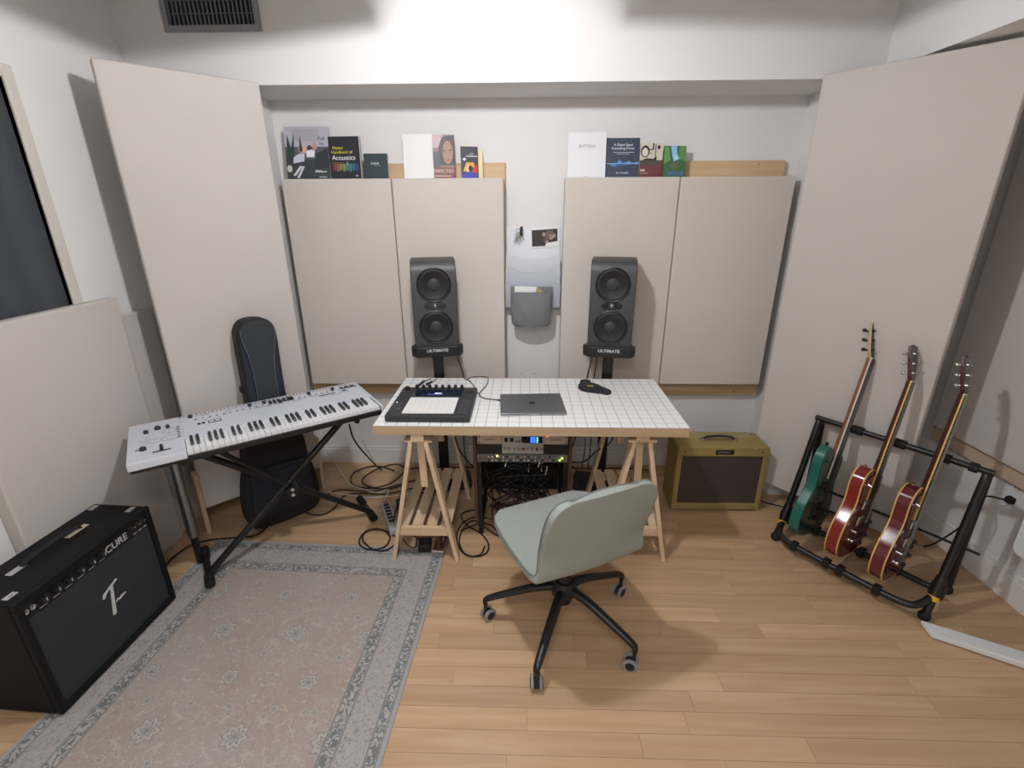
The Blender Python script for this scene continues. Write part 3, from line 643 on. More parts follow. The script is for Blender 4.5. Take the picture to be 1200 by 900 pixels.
for x in (-.216, .217):
    for z in (.067, .099): MB().cyl((x, -.004, z), (x, -.007, z), .004, n=8).build('screw', black, ua)
# unit B: patch bay
ub = thing('rack_unit', 'grey patch bay rack unit with a row of sockets and green lights', 'audio unit', (-.012, 2.198, .444))
MB().box(-.231, .231, 0, .14, 0, .044).build('chassis', mat('patchbay grey', '6E706C', .5, .3), ub, bevel=.001)
for i in range(20):
    x = -.17+i*.0182
    for z in (.012, .031): MB().cyl((x, .001, z), (x, -.004, z), .0052, n=8).build('socket', chrome if (i+int(z*1000)) % 3 else black, ub)
for x, z, c in ((-.128, .036, 'FFE27A'), (.19, .014, '9BE84A'), (.202, .026, 'E8E04A')): MB().sphere((x, -.004, z), .0045).build('status_light', mat('led '+c, c, .4, emit=5), ub)
# cables inside the rack: nobody could count them
tg = MB(); rnd = random.Random(3)
for i in range(34):
    x0 = rnd.uniform(-.19, .17); x1 = rnd.uniform(-.2, .18); y0 = rnd.uniform(.03, .28); pts = [(x0, y0, .43)]
    for k in range(4): pts.append((rnd.uniform(-.19, .18), rnd.uniform(.03, .29), .38-k*.09+rnd.uniform(-.05, .05)))
    pts.append((x1, rnd.uniform(.05, .28), rnd.uniform(.008, .05)))
    tg.tube(smooth_path(pts, 5), rnd.choice((.003, .0035, .004)), 5)
for i in range(22):
    x, y_, z = rnd.uniform(-.1, .12), rnd.uniform(.02, .1), rnd.uniform(.34, .42)
o = tg.build('cable_tangle', cablem, smooth=70, loc=(-.012, 2.2, 0)); o['kind'] = 'stuff'; tag(o, 'tangle of black audio cables filling the equipment rack', 'cables')
for i in range(12):
    x, y_, z = rnd.uniform(-.10, .12), rnd.uniform(.02, .08), rnd.uniform(.34, .42); dx = rnd.uniform(-.02, .02)
    MB().cyl((x, y_, z), (x+dx, y_+.03, z+.035), .006, n=8).build('jack_plug', chrome, o, smooth=40)

# ================================================================ OFFICE CHAIR
CA = math.radians(116-90); ch = thing('office_chair', 'grey-green upholstered swivel chair with black star base on castors', 'chair', (.165, 1.60, 0), CA)
# local frame: +Y = facing direction, X = sitter's right
prof = smooth_path([(.268, .39, 0), (.262, .42, 0), (.20, .436, 0), (.08, .432, 0), (-.06, .424, 0), (-.155, .428, 0), (-.205, .462, 0), (-.228, .56, 0), (-.244, .65, 0), (-.258, .735, 0), (-.264, .775, 0), (-.267, .794, 0), (-.268, .801, 0)], 4)
hw = smooth_path([(0, .105, 0), (1, .165, 0), (2, .225, 0), (3, .242, 0), (4, .238, 0), (5, .232, 0), (6, .222, 0), (7, .218, 0), (8, .220, 0), (9, .212, 0), (10, .190, 0), (11, .155, 0), (12, .115, 0)], 4)
cm = MB(); NJ = 15; V = []
for i, (q, h) in enumerate(zip(prof, hw)):
    back = min(1, max(0, (q[1]-.43)/.13)); seat = 1-back
    for j in range(NJ):
        s = -1+2*j/(NJ-1); ss = math.sin(s*PI/2)
        V.append((h[1]*ss, q[0]+back*(.042-.036*min(1, max(0, (q[1]-.52)/.22)))*ss*ss-seat*.012*ss*ss*(1 if q[0] > .2 else 0), q[1]+seat*.010*ss*ss-back*.0*ss))
Fc = [(i*NJ+j, i*NJ+j+1, (i+1)*NJ+j+1, (i+1)*NJ+j) for i in range(len(prof)-1) for j in range(NJ-1)]
cm.add(V, Fc)
chfab = mat('chair wool fabric', '969B94', .95, noise=.07, nscale=160, bump=.3, bscale=700, spec=.15)
sh = cm.build('seat_shell', chfab, ch, smooth=70)
md = sh.modifiers.new('solid', 'SOLIDIFY'); md.thickness = .034; md.offset = -1
md = sh.modifiers.new('soft', 'SUBSURF'); md.levels = 2; md.render_levels = 2
# piping seam along the shell edge
edge = [V[i*NJ] for i in range(len(prof))]+[V[(len(prof)-1)*NJ+j] for j in range(1, NJ)]+[V[i*NJ+NJ-1] for i in range(len(prof)-2, -1, -1)]+[V[j] for j in range(NJ-2, 0, -1)]
sh.data.update(); NR_ = [Vector(v_.normal) for v_ in sh.data.vertices]
def off(i): return np.array(V[i])-np.array(NR_[i])*.030
idx = [i*NJ for i in range(len(prof))]+[(len(prof)-1)*NJ+j for j in range(1, NJ)]+[i*NJ+NJ-1 for i in range(len(prof)-2, -1, -1)]+[j for j in range(NJ-2, 0, -1)]
cx_ = np.mean([V[i] for i in idx], axis=0)
t = MB(); t.tube([off(i) for i in idx], .0028, 6, True); t.build('piping', mat('piping dark green grey', '6F756E', .9), ch, smooth=60)
# seat support, column, star base
b = MB(); b.hexa([(-.05, -.05, .33), (.05, -.05, .33), (.05, .06, .33), (-.05, .06, .33)], [(-.09, -.09, .382), (.09, -.09, .382), (.09, .10, .382), (-.09, .10, .382)]); b.build('seat_mechanism', satin, ch, bevel=.006)
b = MB(); b.lathe([(.03, .13), (.034, .2), (.028, .21), (.028, .32), (.018, .321), (.018, .38)], None, 20); b.build('gas_column', satin, ch, smooth=40)
b = MB(); b.lathe([(.03, .165), (.05, .175), (.052, .21), (.036, .235)], None, 24); b.build('hub', satin, ch, smooth=40)
for k in range(5):
    a = math.radians(33+72*k)-CA; d = np.array([math.cos(a), math.sin(a), 0]); e = d*.328
    lg_ = MB(); lg_.tube(smooth_path([d*.03+[0, 0, .205], d*.12+[0, 0, .19], d*.22+[0, 0, .155], d*.30+[0, 0, .125], e+[0, 0, .108], e+[0, 0, .085]], 4), [.021, .021, .0205, .02, .0195, .019, .0185, .018, .0175, .017, .0165, .016, .0155, .015, .0145, .014, .0135, .013, .0125, .012, .012], 10, flat=.8)
    lg_.build('leg', satin, ch, smooth=50)
    wa = a+PI/2+rnd.uniform(-.5, .5)+.4; t_ = np.array([math.cos(wa), math.sin(wa), 0]); nn = np.array([-t_[1], t_[0], 0])
    c0 = e+nn*.012+[0, 0, .029]
    cs = MB(); cs.cyl(c0-t_*.009, c0+t_*.009, .021, n=18); cs.cyl(e+[0, 0, .09], e+[0, 0, .045], .0075, n=10); ca_ = cs.build('castor', black, ch, smooth=40)
    for s in (-1, 1):
        wh = MB(); wh.tube([c0+t_*s*.010, c0+t_*s*.012, c0+t_*s*.019, c0+t_*s*.021], [.024, .029, .029, .024], 20); wh.build('wheel', mat('castor grey tread', '8D8F91', .5), ca_, smooth=40)
        MB().cyl(c0+t_*s*.0212, c0+t_*s*.023, .018, n=14).build('wheel_cap', black, ca_, smooth=40)
b = MB(); b.tube(smooth_path([(.07, -.02, .36), (.12, -.03, .355), (.15, -.035, .35)], 4), .007, 8); b.build('lever', satin, ch, smooth=50)

# ================================================================ TWEED AMP
tw = thing('guitar_amplifier', 'mustard tweed combo guitar amplifier with brown grille on the floor', 'amplifier', (1.105, 2.437, 0))
twm = mat('tweed cloth', '95824C', .85, noise=.2, nscale=260, bump=.4, bscale=700, stretch=(1, 1, .35))
W, H, D = .252, .415, .20
b = MB(); r = .022
b.box(-W, W, .012, D, .012, H-.001); b.build('cabinet', twm, tw, bevel=.012, bseg=3)
fr = MB(); t = .028
fr.box(-W, W, 0, .012, H-.058, H); fr.box(-W, W, 0, .012, .012, .052); fr.box(-W, -W+t, 0, .012, .052, H-.058); fr.box(W-t, W, 0, .012, .052, H-.058)
fr.build('front_frame', twm, tw, bevel=.004)
MB().box(-W+t, W-t, .008, .012, .052, H-.058).build('grille_cloth', mat('brown grille cloth', '453A34', .9, noise=.25, nscale=350), tw)
pl_ = MB().box(-.045, .055, -.003, .0, H-.044, H-.016).build('badge', black, tw, bevel=.001)
for i in range(6): MB().box(-.030+i*.011, -.023+i*.011, -.0034, -.003, H-.033, H-.026).build('badge_mark', mat('badge silver mark', '8A8C90', .4), pl_)
hd = MB(); hd.tube(smooth_path([(-.085, .09, H+.006), (-.07, .09, H+.020), (0, .09, H+.026), (.07, .09, H+.020), (.085, .09, H+.006)], 5), .011, 10, flat=.45); hd.build('handle', mat('dark leather', '231A17', .5), tw, smooth=50)
for x in (-.088, .088): MB().box(x-.014, x+.014, .075, .105, H-.002, H+.009).build('handle_cap', chrome, tw, bevel=.002)
for x in (-W+.04, W-.04):
    for z in (H-.03, .03): MB().cyl((x, .0, z), (x, -.002, z), .004, n=8).build('screw', black, tw)
    for yy in (.03, .17): MB().cyl((x, yy, 0), (x, yy, .012), .014, n=10).build('rubber_foot', rubber, tw)
MB().box(-W+.05, W-.05, .12, D-.005, H-.001, H+.002).build('control_plate', mat('control chrome dull', '9E9168', .5), tw)

# ================================================================ BIG BLACK AMP
za = thing('guitar_amplifier', 'black tolex combo guitar amplifier with a silver lightning emblem beside the rug', 'amplifier', (-1.586, 1.425, 0), math.radians(90-3.0))
# local: x along the front (towards far end), -y = front
W, H, D = .273, .50, .245
b = MB(); b.box(-W, W, .02, D, .014, H); b.build('cabinet', tolex, za, bevel=.008, bseg=2)
fr = MB(); t = .022
fr.box(-W, W, 0, .02, H-.03, H); fr.box(-W, W, 0, .02, .014, .04); fr.box(-W, -W+t, 0, .02, .04, H-.03); fr.box(W-t, W, 0, .02, .04, H-.03)
fr.build('front_frame', tolex, za, bevel=.004)
gc = mat('black woven grille cloth', '25282C', .85, noise=.5, nscale=120, stretch=(.12, 1, 1.6), bump=.3, bscale=200)
MB().box(-W+t, W-t, .010, .02, .04, H-.085).build('grille_cloth', gc, za)
cpn = MB().box(-W+t, W-t, .012, .02, H-.085, H-.03).build('control_panel', satin, za)
lw = mat('panel print white', 'B9BABC', .5)
text('panel_lettering', 'CURE', .04, lw, za, at(.105, .0116, H-.072, FRONT), bold=.0004)
for i in range(6):
    kx = -.19+i*.045
    k = MB(); k.lathe([(.013, 0), (.013, .010), (.010, .020), (.008, .021)], at(kx, .012, H-.055, FRONT), 16); ko = k.build('knob', black, za, smooth=40)
    MB().box(kx-.0012, kx+.0012, -.0105, -.009, H-.056, H-.044).build('pointer', lw, ko)
    MB().box(kx-.013, kx+.013, .0112, .012, H-.080, H-.077).build('label_line', lw, za)
for kx in (.19, .215, .24):
    k = MB(); k.cyl((kx, .012, H-.05), (kx, .002, H-.046), .006, .004, 12); k.build('toggle_switch', chrome, za, smooth=40); MB().box(kx-.008, kx+.008, .0112, .012, H-.078, H-.075).build('label_line', lw, za)
for kx in (-.245, -.222): k = MB(); k.lathe([(.009, 0), (.009, .004), (.006, .004), (.005, -.003)], at(kx, .012, H-.055, FRONT), 14); k.build('input_jack', chrome, za, smooth=40)
# emblem: a slanted stroke with a flagged top and a short tail
em = MB(); E_ = at(.015, .0095, .245, FRONT)
em.prism([(-.030, .032), (-.024, .048), (.040, .070), (.044, .066), (-.006, .046), (-.016, .040), (-.024, .030)], 0, .004, E_)
em.prism([(.010, .056), (.020, .060), (.000, -.058), (-.012, -.062), (-.014, -.056)], 0, .004, E_)
em.prism([(.012, -.020), (.024, -.010), (.030, -.015), (.040, -.010), (.060, -.013), (.040, -.018), (.030, -.022), (.022, -.017)], 0, .004, E_)
em.build('emblem', mat('emblem silver', 'D2D2D0', .4, .2), za)
mt_ = MB(); mt_.box(-.05, .05, .12, .132, H+.001, H+.003)
for i, xx in enumerate((-.238, .238)):
    for yy in (.05, D-.03): k = MB(); k.box(xx-.018, xx+.018, yy-.012, yy+.012, H, H+.004); k.cyl((xx, yy, H+.004), (xx, yy, H+.0065), .006, n=10); k.build('metal_mount', chrome, za, bevel=.001)
MB().box(.05, .135, .135, .158, H, H+.0015).build('paper_label', mat('aged paper label', 'B9AE98', .7), za)
hd = MB(); hd.tube(smooth_path([(-.11, .15, H+.004), (-.09, .15, H+.016), (0, .15, H+.020), (.09, .15, H+.016), (.11, .15, H+.004)], 5), .012, 10, flat=.35); hd.build('handle', rubber, za, smooth=50)
MB().box(-.155, -.10, .138, .165, H, H+.006).build('handle_cap', chrome, za, bevel=.002)
for x in (-W+.04, W-.04):
    for yy in (.03, D-.04): MB().cyl((x, yy, 0.0055 if yy < .1 else 0), (x, yy, .014), .016, n=10).build('rubber_foot', rubber, za)

# ================================================================ SYNTHESIZER AND ITS STAND
KA = math.atan2(.60, .80); SZ = .697
sy = thing('synthesizer', 'white 61-key synthesizer keyboard on a black cross stand', 'synthesizer', (-1.525, 1.600, SZ), KA)
SL, SD = 1.028, .43
wsyn = mat('synth white', 'CDD1D8', .4); grey = mat('synth print grey', '747A83', .5); dk_ = mat('synth dark', '25272B', .5)
MB().box(.006, SL-.006, .010, SD-.004, 0, .016).build('bottom_case', black, sy, bevel=.004)
b = MB(); b.box(0, .198, 0, SD, .016, .049); b.build('left_block', wsyn, sy, bevel=.004)
b = MB(); b.box(1.016, SL, .0, SD, .016, .049); b.build('right_cheek', wsyn, sy, bevel=.003)
MB().box(.197, 1.016, .155, SD, .016, .0488).build('control_panel', wsyn, sy, bevel=.003)
MB().box(.198, 1.016, -.001, .012, .002, .026).build('key_slip', satin, sy, bevel=.002)
ivory = mat('white key', 'E4E5E6', .3); pit = (1.014-.2)/36
kb = [MB().box(0, pit-.0012, 0, .142, 0, .022)]
first = None
for i in range(36):
    if first is None: first = MB().box(0, pit-.0012, 0, .142, 0, .020).build('white_key', ivory, sy, bevel=.0012); o = first
    else:
        o = first.copy(); COL.objects.link(o)
    o.location = (.2+i*pit, .013, .022)
firstb = None
for i in range(35):
    if i % 7 in (2, 6): continue
    if firstb is None:
        firstb = MB().hexa([(-.0062, 0, 0), (.0062, 0, 0), (.0062, .088, 0), (-.0062, .088, 0)], [(-.0048, .008, .012), (.0048, .008, .012), (.0048, .088, .012), (-.0048, .088, .012)]).build('black_key', dk_, sy); o = firstb
    else: o = firstb.copy(); COL.objects.link(o)
    o.location = (.2+(i+1)*pit, .066, .0421)
T = .0491
def panel_bit(name, x0, x1, y0, y1, m, h=.0008): MB().box(x0, x1, y0, y1, T-.0002, T+h).build(name, m, sy)
def knob(x, y, r=.009, h=.014, m=dk_):
    k = MB(); k.lathe([(r, T), (r, T+h*.7), (r*.75, T+h), (.001, T+h)], Matrix.Translation((x, y, 0)), 14); k.build('knob', m, sy, smooth=40)
# rear ventilation slots and a thin red line
for i in range(48): panel_bit('vent_slot', .19+i*.0168, .198+i*.0168, .407, .419, grey if i % 2 else dk_, .0003)
panel_bit('red_line', .215, 1.0, .394, .3955, mat('synth red line', 'A65A60', .5), .0003)
# knobs, sliders and button groups
for x, y in ((.235, .385), (.485, .375), (.55, .372), (.765, .37), (.885, .365), (.62, .335)): knob(x, y, .0085)
for x in (.57, .59, .61, .635, .655, .665, .672): panel_bit('slider', x, x+.013, .342, .386, dk_, .005)
panel_bit('button_block', .925, 1.012, .352, .382, mat('synth button block', '4A4448', .5), .001)
for i in range(8): panel_bit('button', .928+i*.0105, .935+i*.0105, .358, .376, wsyn if i % 3 == 1 else dk_, .004)
panel_bit('display', .80, .885, .308, .318, mat('synth display', '3E4349', .2), .001)
panel_bit('label_strip', .90, .955, .30, .304, grey, .0003); panel_bit('label_strip', .86, .90, .285, .288, grey, .0003); panel_bit('button', .925, .945, .318, .326, dk_, .003)
dv = panel_bit('window_pair', .298, .352, .262, .296, mat('synth window frame', '54575C', .5), .001)
for x in (.303, .328): panel_bit('window', x, x+.019, .269, .289, wsyn, .0016)
for x in (.262, .280): knob(x, .275, .006, .006)
rs = random.Random(5)
for i in range(46):
    x = rs.uniform(.24, .99); y_ = rs.choice((.318, .335, .352, .37, .382)); panel_bit('printed_mark', x, x+rs.uniform(.008, .02), y_, y_+.003, grey, .0003)
for i in range(26):
    x = .25+i*.0285; panel_bit('button', x, x+.008, .342, .348, grey if i % 4 else steel, .003)
panel_bit('long_line', .46, .80, .328, .3295, grey, .0003)
# left block controls: bender, knobs, curved print
for x, y, r in ((.065, .30, .009), (.108, .322, .012), (.145, .315, .008), (.055, .115, .012)): knob(x, y, r)
panel_bit('bender_slot', .085, .148, .062, .073, dk_, .001); k = MB(); k.cyl((.117, .073, T), (.117, .10, T+.012), .007, .006, 12); k.build('bender_lever', dk_, sy, smooth=40)
for cx, cy, r in ((.09, .19, .03), (.15, .19, .035), (.15, .27, .028), (.06, .22, .02)):
    rg = MB(); rg.tube([(cx+r*math.cos(a*PI/10), cy+r*.8*math.sin(a*PI/10), T) for a in range(20)], .0008, 4, True); rg.build('printed_arc', grey, sy)
for i in range(12): x = rs.uniform(.03, .17); y_ = rs.uniform(.12, .28); panel_bit('printed_mark', x, x+.012, y_, y_+.002, grey, .0003)
for i in range(5): k = MB(); k.cyl((.182, .17+i*.03, T), (.182, .17+i*.03, T+.005), .006, n=12); k.build('chrome_button', chrome, sy, smooth=40)
panel_bit('chrome_button', .03, .042, .105, .125, chrome, .004)

ks = thing('keyboard_stand', 'black folding cross keyboard stand under the synthesizer', 'keyboard stand', (-1.525, 1.600, 0), KA)
def loc2(P): # world -> stand local
    d = np.array(P)-np.array([-1.525, 1.600, 0]); c, s = math.cos(KA), math.sin(KA); return np.array([d[0]*c+d[1]*s, -d[0]*s+d[1]*c, d[2]])
lf0 = loc2(pz(246, 681, .022)); lf1 = lf0+[0, .40, 0]; rf1 = loc2(pz(411, 574, .022)); rf0 = loc2(pz(436, 604, .022))
print('stand feet', lf0, rf0, rf1)
rfm = (rf0+rf1)/2
y0 = .12; y1 = .335
def bar(name, p, q, r=.016, m=satin): b = MB(); b.cyl(p, q, r, n=12); return b.build(name, m, ks, smooth=40)
bar('foot_bar', (lf0[0], lf0[1], .0275), (lf0[0], .36, .0275)); bar('foot_bar', (rf0[0], rf0[1], .022), (rf0[0], .36, .022))
for x, y_ in ((lf0[0], lf0[1]), (lf0[0], .36), (rf0[0], rf0[1]), (rf0[0], .36)): MB().cyl((x, y_-.035, .0215 if x > .5 else .0272), (x, y_+.035, .0215 if x > .5 else .0272), .0215, n=12).build('rubber_foot_cap', rubber, ks, smooth=40)
bar('cross_tube', (lf0[0], .17, .03), (.90, .17, .675), .016); bar('cross_tube', (rf0[0], .215, .03), (.18, .215, .675), .016)
for x, y_ in ((.90, .17), (.18, .215)): bar('arm_bar', (x, .03, .682), (x, .39, .682), .0135)
mid = np.array([(lf0[0]+rf0[0])/2+.02, .19, .34])
k = MB(); k.cyl(mid+[0, -.05, 0], mid+[0, .05, 0], .030, n=16); k.build('pivot', satin, ks, smooth=40)
for dz in (0, .03): MB().cyl(mid+[-.004, -.055, -.012+dz], mid+[-.004, -.049, -.012+dz], .009, n=12).build('pivot_bolt', chrome, ks, smooth=40)
bar('brace', (.30, .10, .678), (mid[0]-.03, .14, .40), .011)
# chrome prop column at the left end with clamp
pt = loc2(px(222, 555, -1.60)); bar('prop_column', (.130, .33, .64), (.130, .33, .16), .024, steel); bar('prop_foot', (.130, .33, .16), (.130, .33, .0), .016, satin)
MB().box(.085, .185, .28, .37, .63, .665).build('clamp', satin, ks, bevel=.005); MB().cyl((.08, .30, .645), (.06, .30, .645), .014, n=10).build('clamp_knob', rubber, ks, smooth=40)
for x in (.06, .96): MB().cyl((x, .06, .681), (x, .06, .697), .012, n=12).build('rest_pad', rubber, ks)

# ================================================================ GIG BAG leaning on the corner panel
u_ = np.array([-1.256+1.692, 2.60-2.163, 0]); u_ /= np.linalg.norm(u_); nrm = np.array([u_[1], -u_[0], 0])   # towards the room
topc = np.array([-1.427, 2.428, 1.14])+nrm*.06; botc = np.array([-1.445, 2.40, .0])+nrm*.09
vz = topc-botc; BL = np.linalg.norm(vz); vz /= BL; vx = u_.copy(); vx -= vz*(vx@vz); vx /= np.linalg.norm(vx); vy = np.cross(vz, vx)   # vy: towards the panel
M = Matrix(((vx[0], vy[0], vz[0], botc[0]), (vx[1], vy[1], vz[1], botc[1]), (vx[2], vy[2], vz[2], botc[2]), (0, 0, 0, 1)))
gb = thing('gig_bag', 'black and navy padded gig bag leaning on the corner panel behind the keyboard', 'gig bag', M=M)
BL += .01
def bag_outline(k=1.):
    side = [(.05, .0), (.15, .012), (.19, .05), (.2, .13), (.19, .25), (.165, .36), (.16, .42), (.150, .50), (.115, .60), (.098, .70), (.094, .85), (.095, BL-.12), (.088, BL-.05), (.06, BL-.012), (.02, BL)]
    P = [(x*k, z) for x, z in side]+[(-x*k, z) for x, z in reversed(side)]
    return [(q[0], q[1]) for q in smooth_path([(a, c, 0) for a, c in P], 3, True)]
R3 = Matrix(((1, 0, 0, 0), (0, 0, -1, 0), (0, 1, 0, 0), (0, 0, 0, 1)))
navy = mat('navy nylon', '1A1F2B', .7, noise=.15, nscale=30); char_ = mat('charcoal nylon', '2B2F32', .75, noise=.1, nscale=200)
MB().prism(bag_outline(), -.045, .065, R3).build('shell', mat('black nylon', '17181C', .75, noise=.2, nscale=12), gb, bevel=.02, bseg=3, smooth=50)
ctr = [(.05, BL-.012), (.078, BL-.045), (.076, BL-.10), (.058, BL-.2), (.05, BL-.32), (.055, BL-.55)]
# centre panel on the front of the neck, raised, with pale blue piping
cp = smooth_path([(x+.02*(1 if x > 0 else 1)*0, z, 0) for x, z in ctr], 4)
out = [(q[0], q[1]) for q in cp]+[(-q[0], q[1]) for q in reversed(cp)]
MB().prism(out, .062, .074, R3).build('front_panel', char_, gb, bevel=.004)
for s in (-1, 1):
    t = MB(); t.tube([(s*q[0], -.0745, q[1]) for q in cp[4:]], .0022, 6); t.build('piping', mat('slate blue piping', '5A6478', .6), gb, smooth=60)
    t = MB(); t.prism([(s*.080, BL-.1), (s*.087, BL-.12), (s*.088, BL-.5), (s*.055, BL-.5), (s*.052, BL-.3), (s*.062, BL-.2)][::s], .062, .069, R3); t.build('side_panel', navy, gb, bevel=.003)
MB().prism([(-.15, .08), (.15, .08), (.165, .14), (.15, .36), (-.15, .36), (-.165, .14)], .064, .084, R3).build('pocket', navy, gb, bevel=.012, bseg=3)
t = MB(); t.tube([(-.14, -.0855, .33), (0, -.0858, .335), (.14, -.0855, .33)], .003, 6); t.build('zip', satin, gb)
for s, z in ((-1, BL-.36), (1, BL-.14)): MB().box(s*.10-.008, s*.10+.008, -.01, .015, z-.015, z+.015).build('strap_loop', rubber, gb, bevel=.003)

# ================================================================ GUITAR STAND
GO = np.array([1.359, 2.202, 0])-.035*np.array([.81, .587, 0]); ga = np.array([.587, -.81, 0]); gbk = np.array([.81, .587, 0])
gang = math.atan2(ga[1], ga[0])
gs = thing('guitar_stand', 'black multi-guitar rack stand with yellow bands beside the wall', 'guitar stand', GO, gang)
# local: x along the stand, y = towards the wall, z up
GL, TB, TZ_ = .645, .21, .652
def gt(name, pts, r=.0145, m=satin, n=10, cl=False): b = MB(); b.tube(smooth_path(pts, 5, cl), r, n, cl); return b.build(name, m, gs, smooth=50)
for x in (0., GL):
    gt('side_frame', [(x, .012, .045), (x, .06, .16), (x, .135, .40), (x, .19, .60), (x, .21, .640), (x, .235, .62), (x, .245, .52), (x, .255, .3), (x, .27, .03)], .0155)
    lo, hi = np.array([x, .005, .03]), np.array([x, .075, .19])
    MB().cyl(lo*.55+hi*.45, hi, .0205, n=12).build('lower_sleeve', satin, gs, smooth=40)
    MB().cyl(lo*.62+hi*.38, lo*.50+hi*.50, .0225, n=14).build('yellow_band', mat('yellow plastic band', 'D9A520', .5), gs, smooth=40)
    gt('front_foot', [(x, .03, .075), (x, .012, .045), (x, .0, .024)], .016)
    for yy in (.0, .27): MB().sphere((x, yy, .024), .024, 12, 8).build('rubber_foot', rubber, gs, smooth=60)
    MB().box(x-.026, x+.026, .05, .10, .09, .155).build('hinge_block', black, gs, bevel=.006)
b = MB(); b.cyl((-.02, .21, TZ_), (GL+.02, .21, TZ_), .0135, n=12); b.build('top_bar', satin, gs, smooth=40)
for x in (.16, .18, .33, .35, .51, .60): MB().cyl((x-.014, .21, TZ_), (x+.014, .21, TZ_), .021, n=12).build('neck_rest', rubber, gs, smooth=40)
gt('front_cradle', [(0., .06, .115), (.02, -.02, .085), (.07, -.055, .07), (.2, -.06, .065), (.45, -.06, .065), (.58, -.055, .07), (.625, -.02, .085), (GL, .06, .115)], .0145)
b = MB(); b.cyl((0, .17, .06), (GL, .17, .06), .0135, n=12); b.build('rear_cradle', satin, gs, smooth=40)
for x in (.12, .27, .33, .48):
    for yy, z in ((-.06, .065), (.17, .06)): MB().box(x-.015, x+.015, yy-.019, yy+.019, z-.018, z+.024).build('cradle_pad', rubber, gs, bevel=.004)
b = MB(); b.cyl((0, .257, .26), (GL+.06, .257, .26), .006, n=8); b.build('rear_brace', satin, gs)

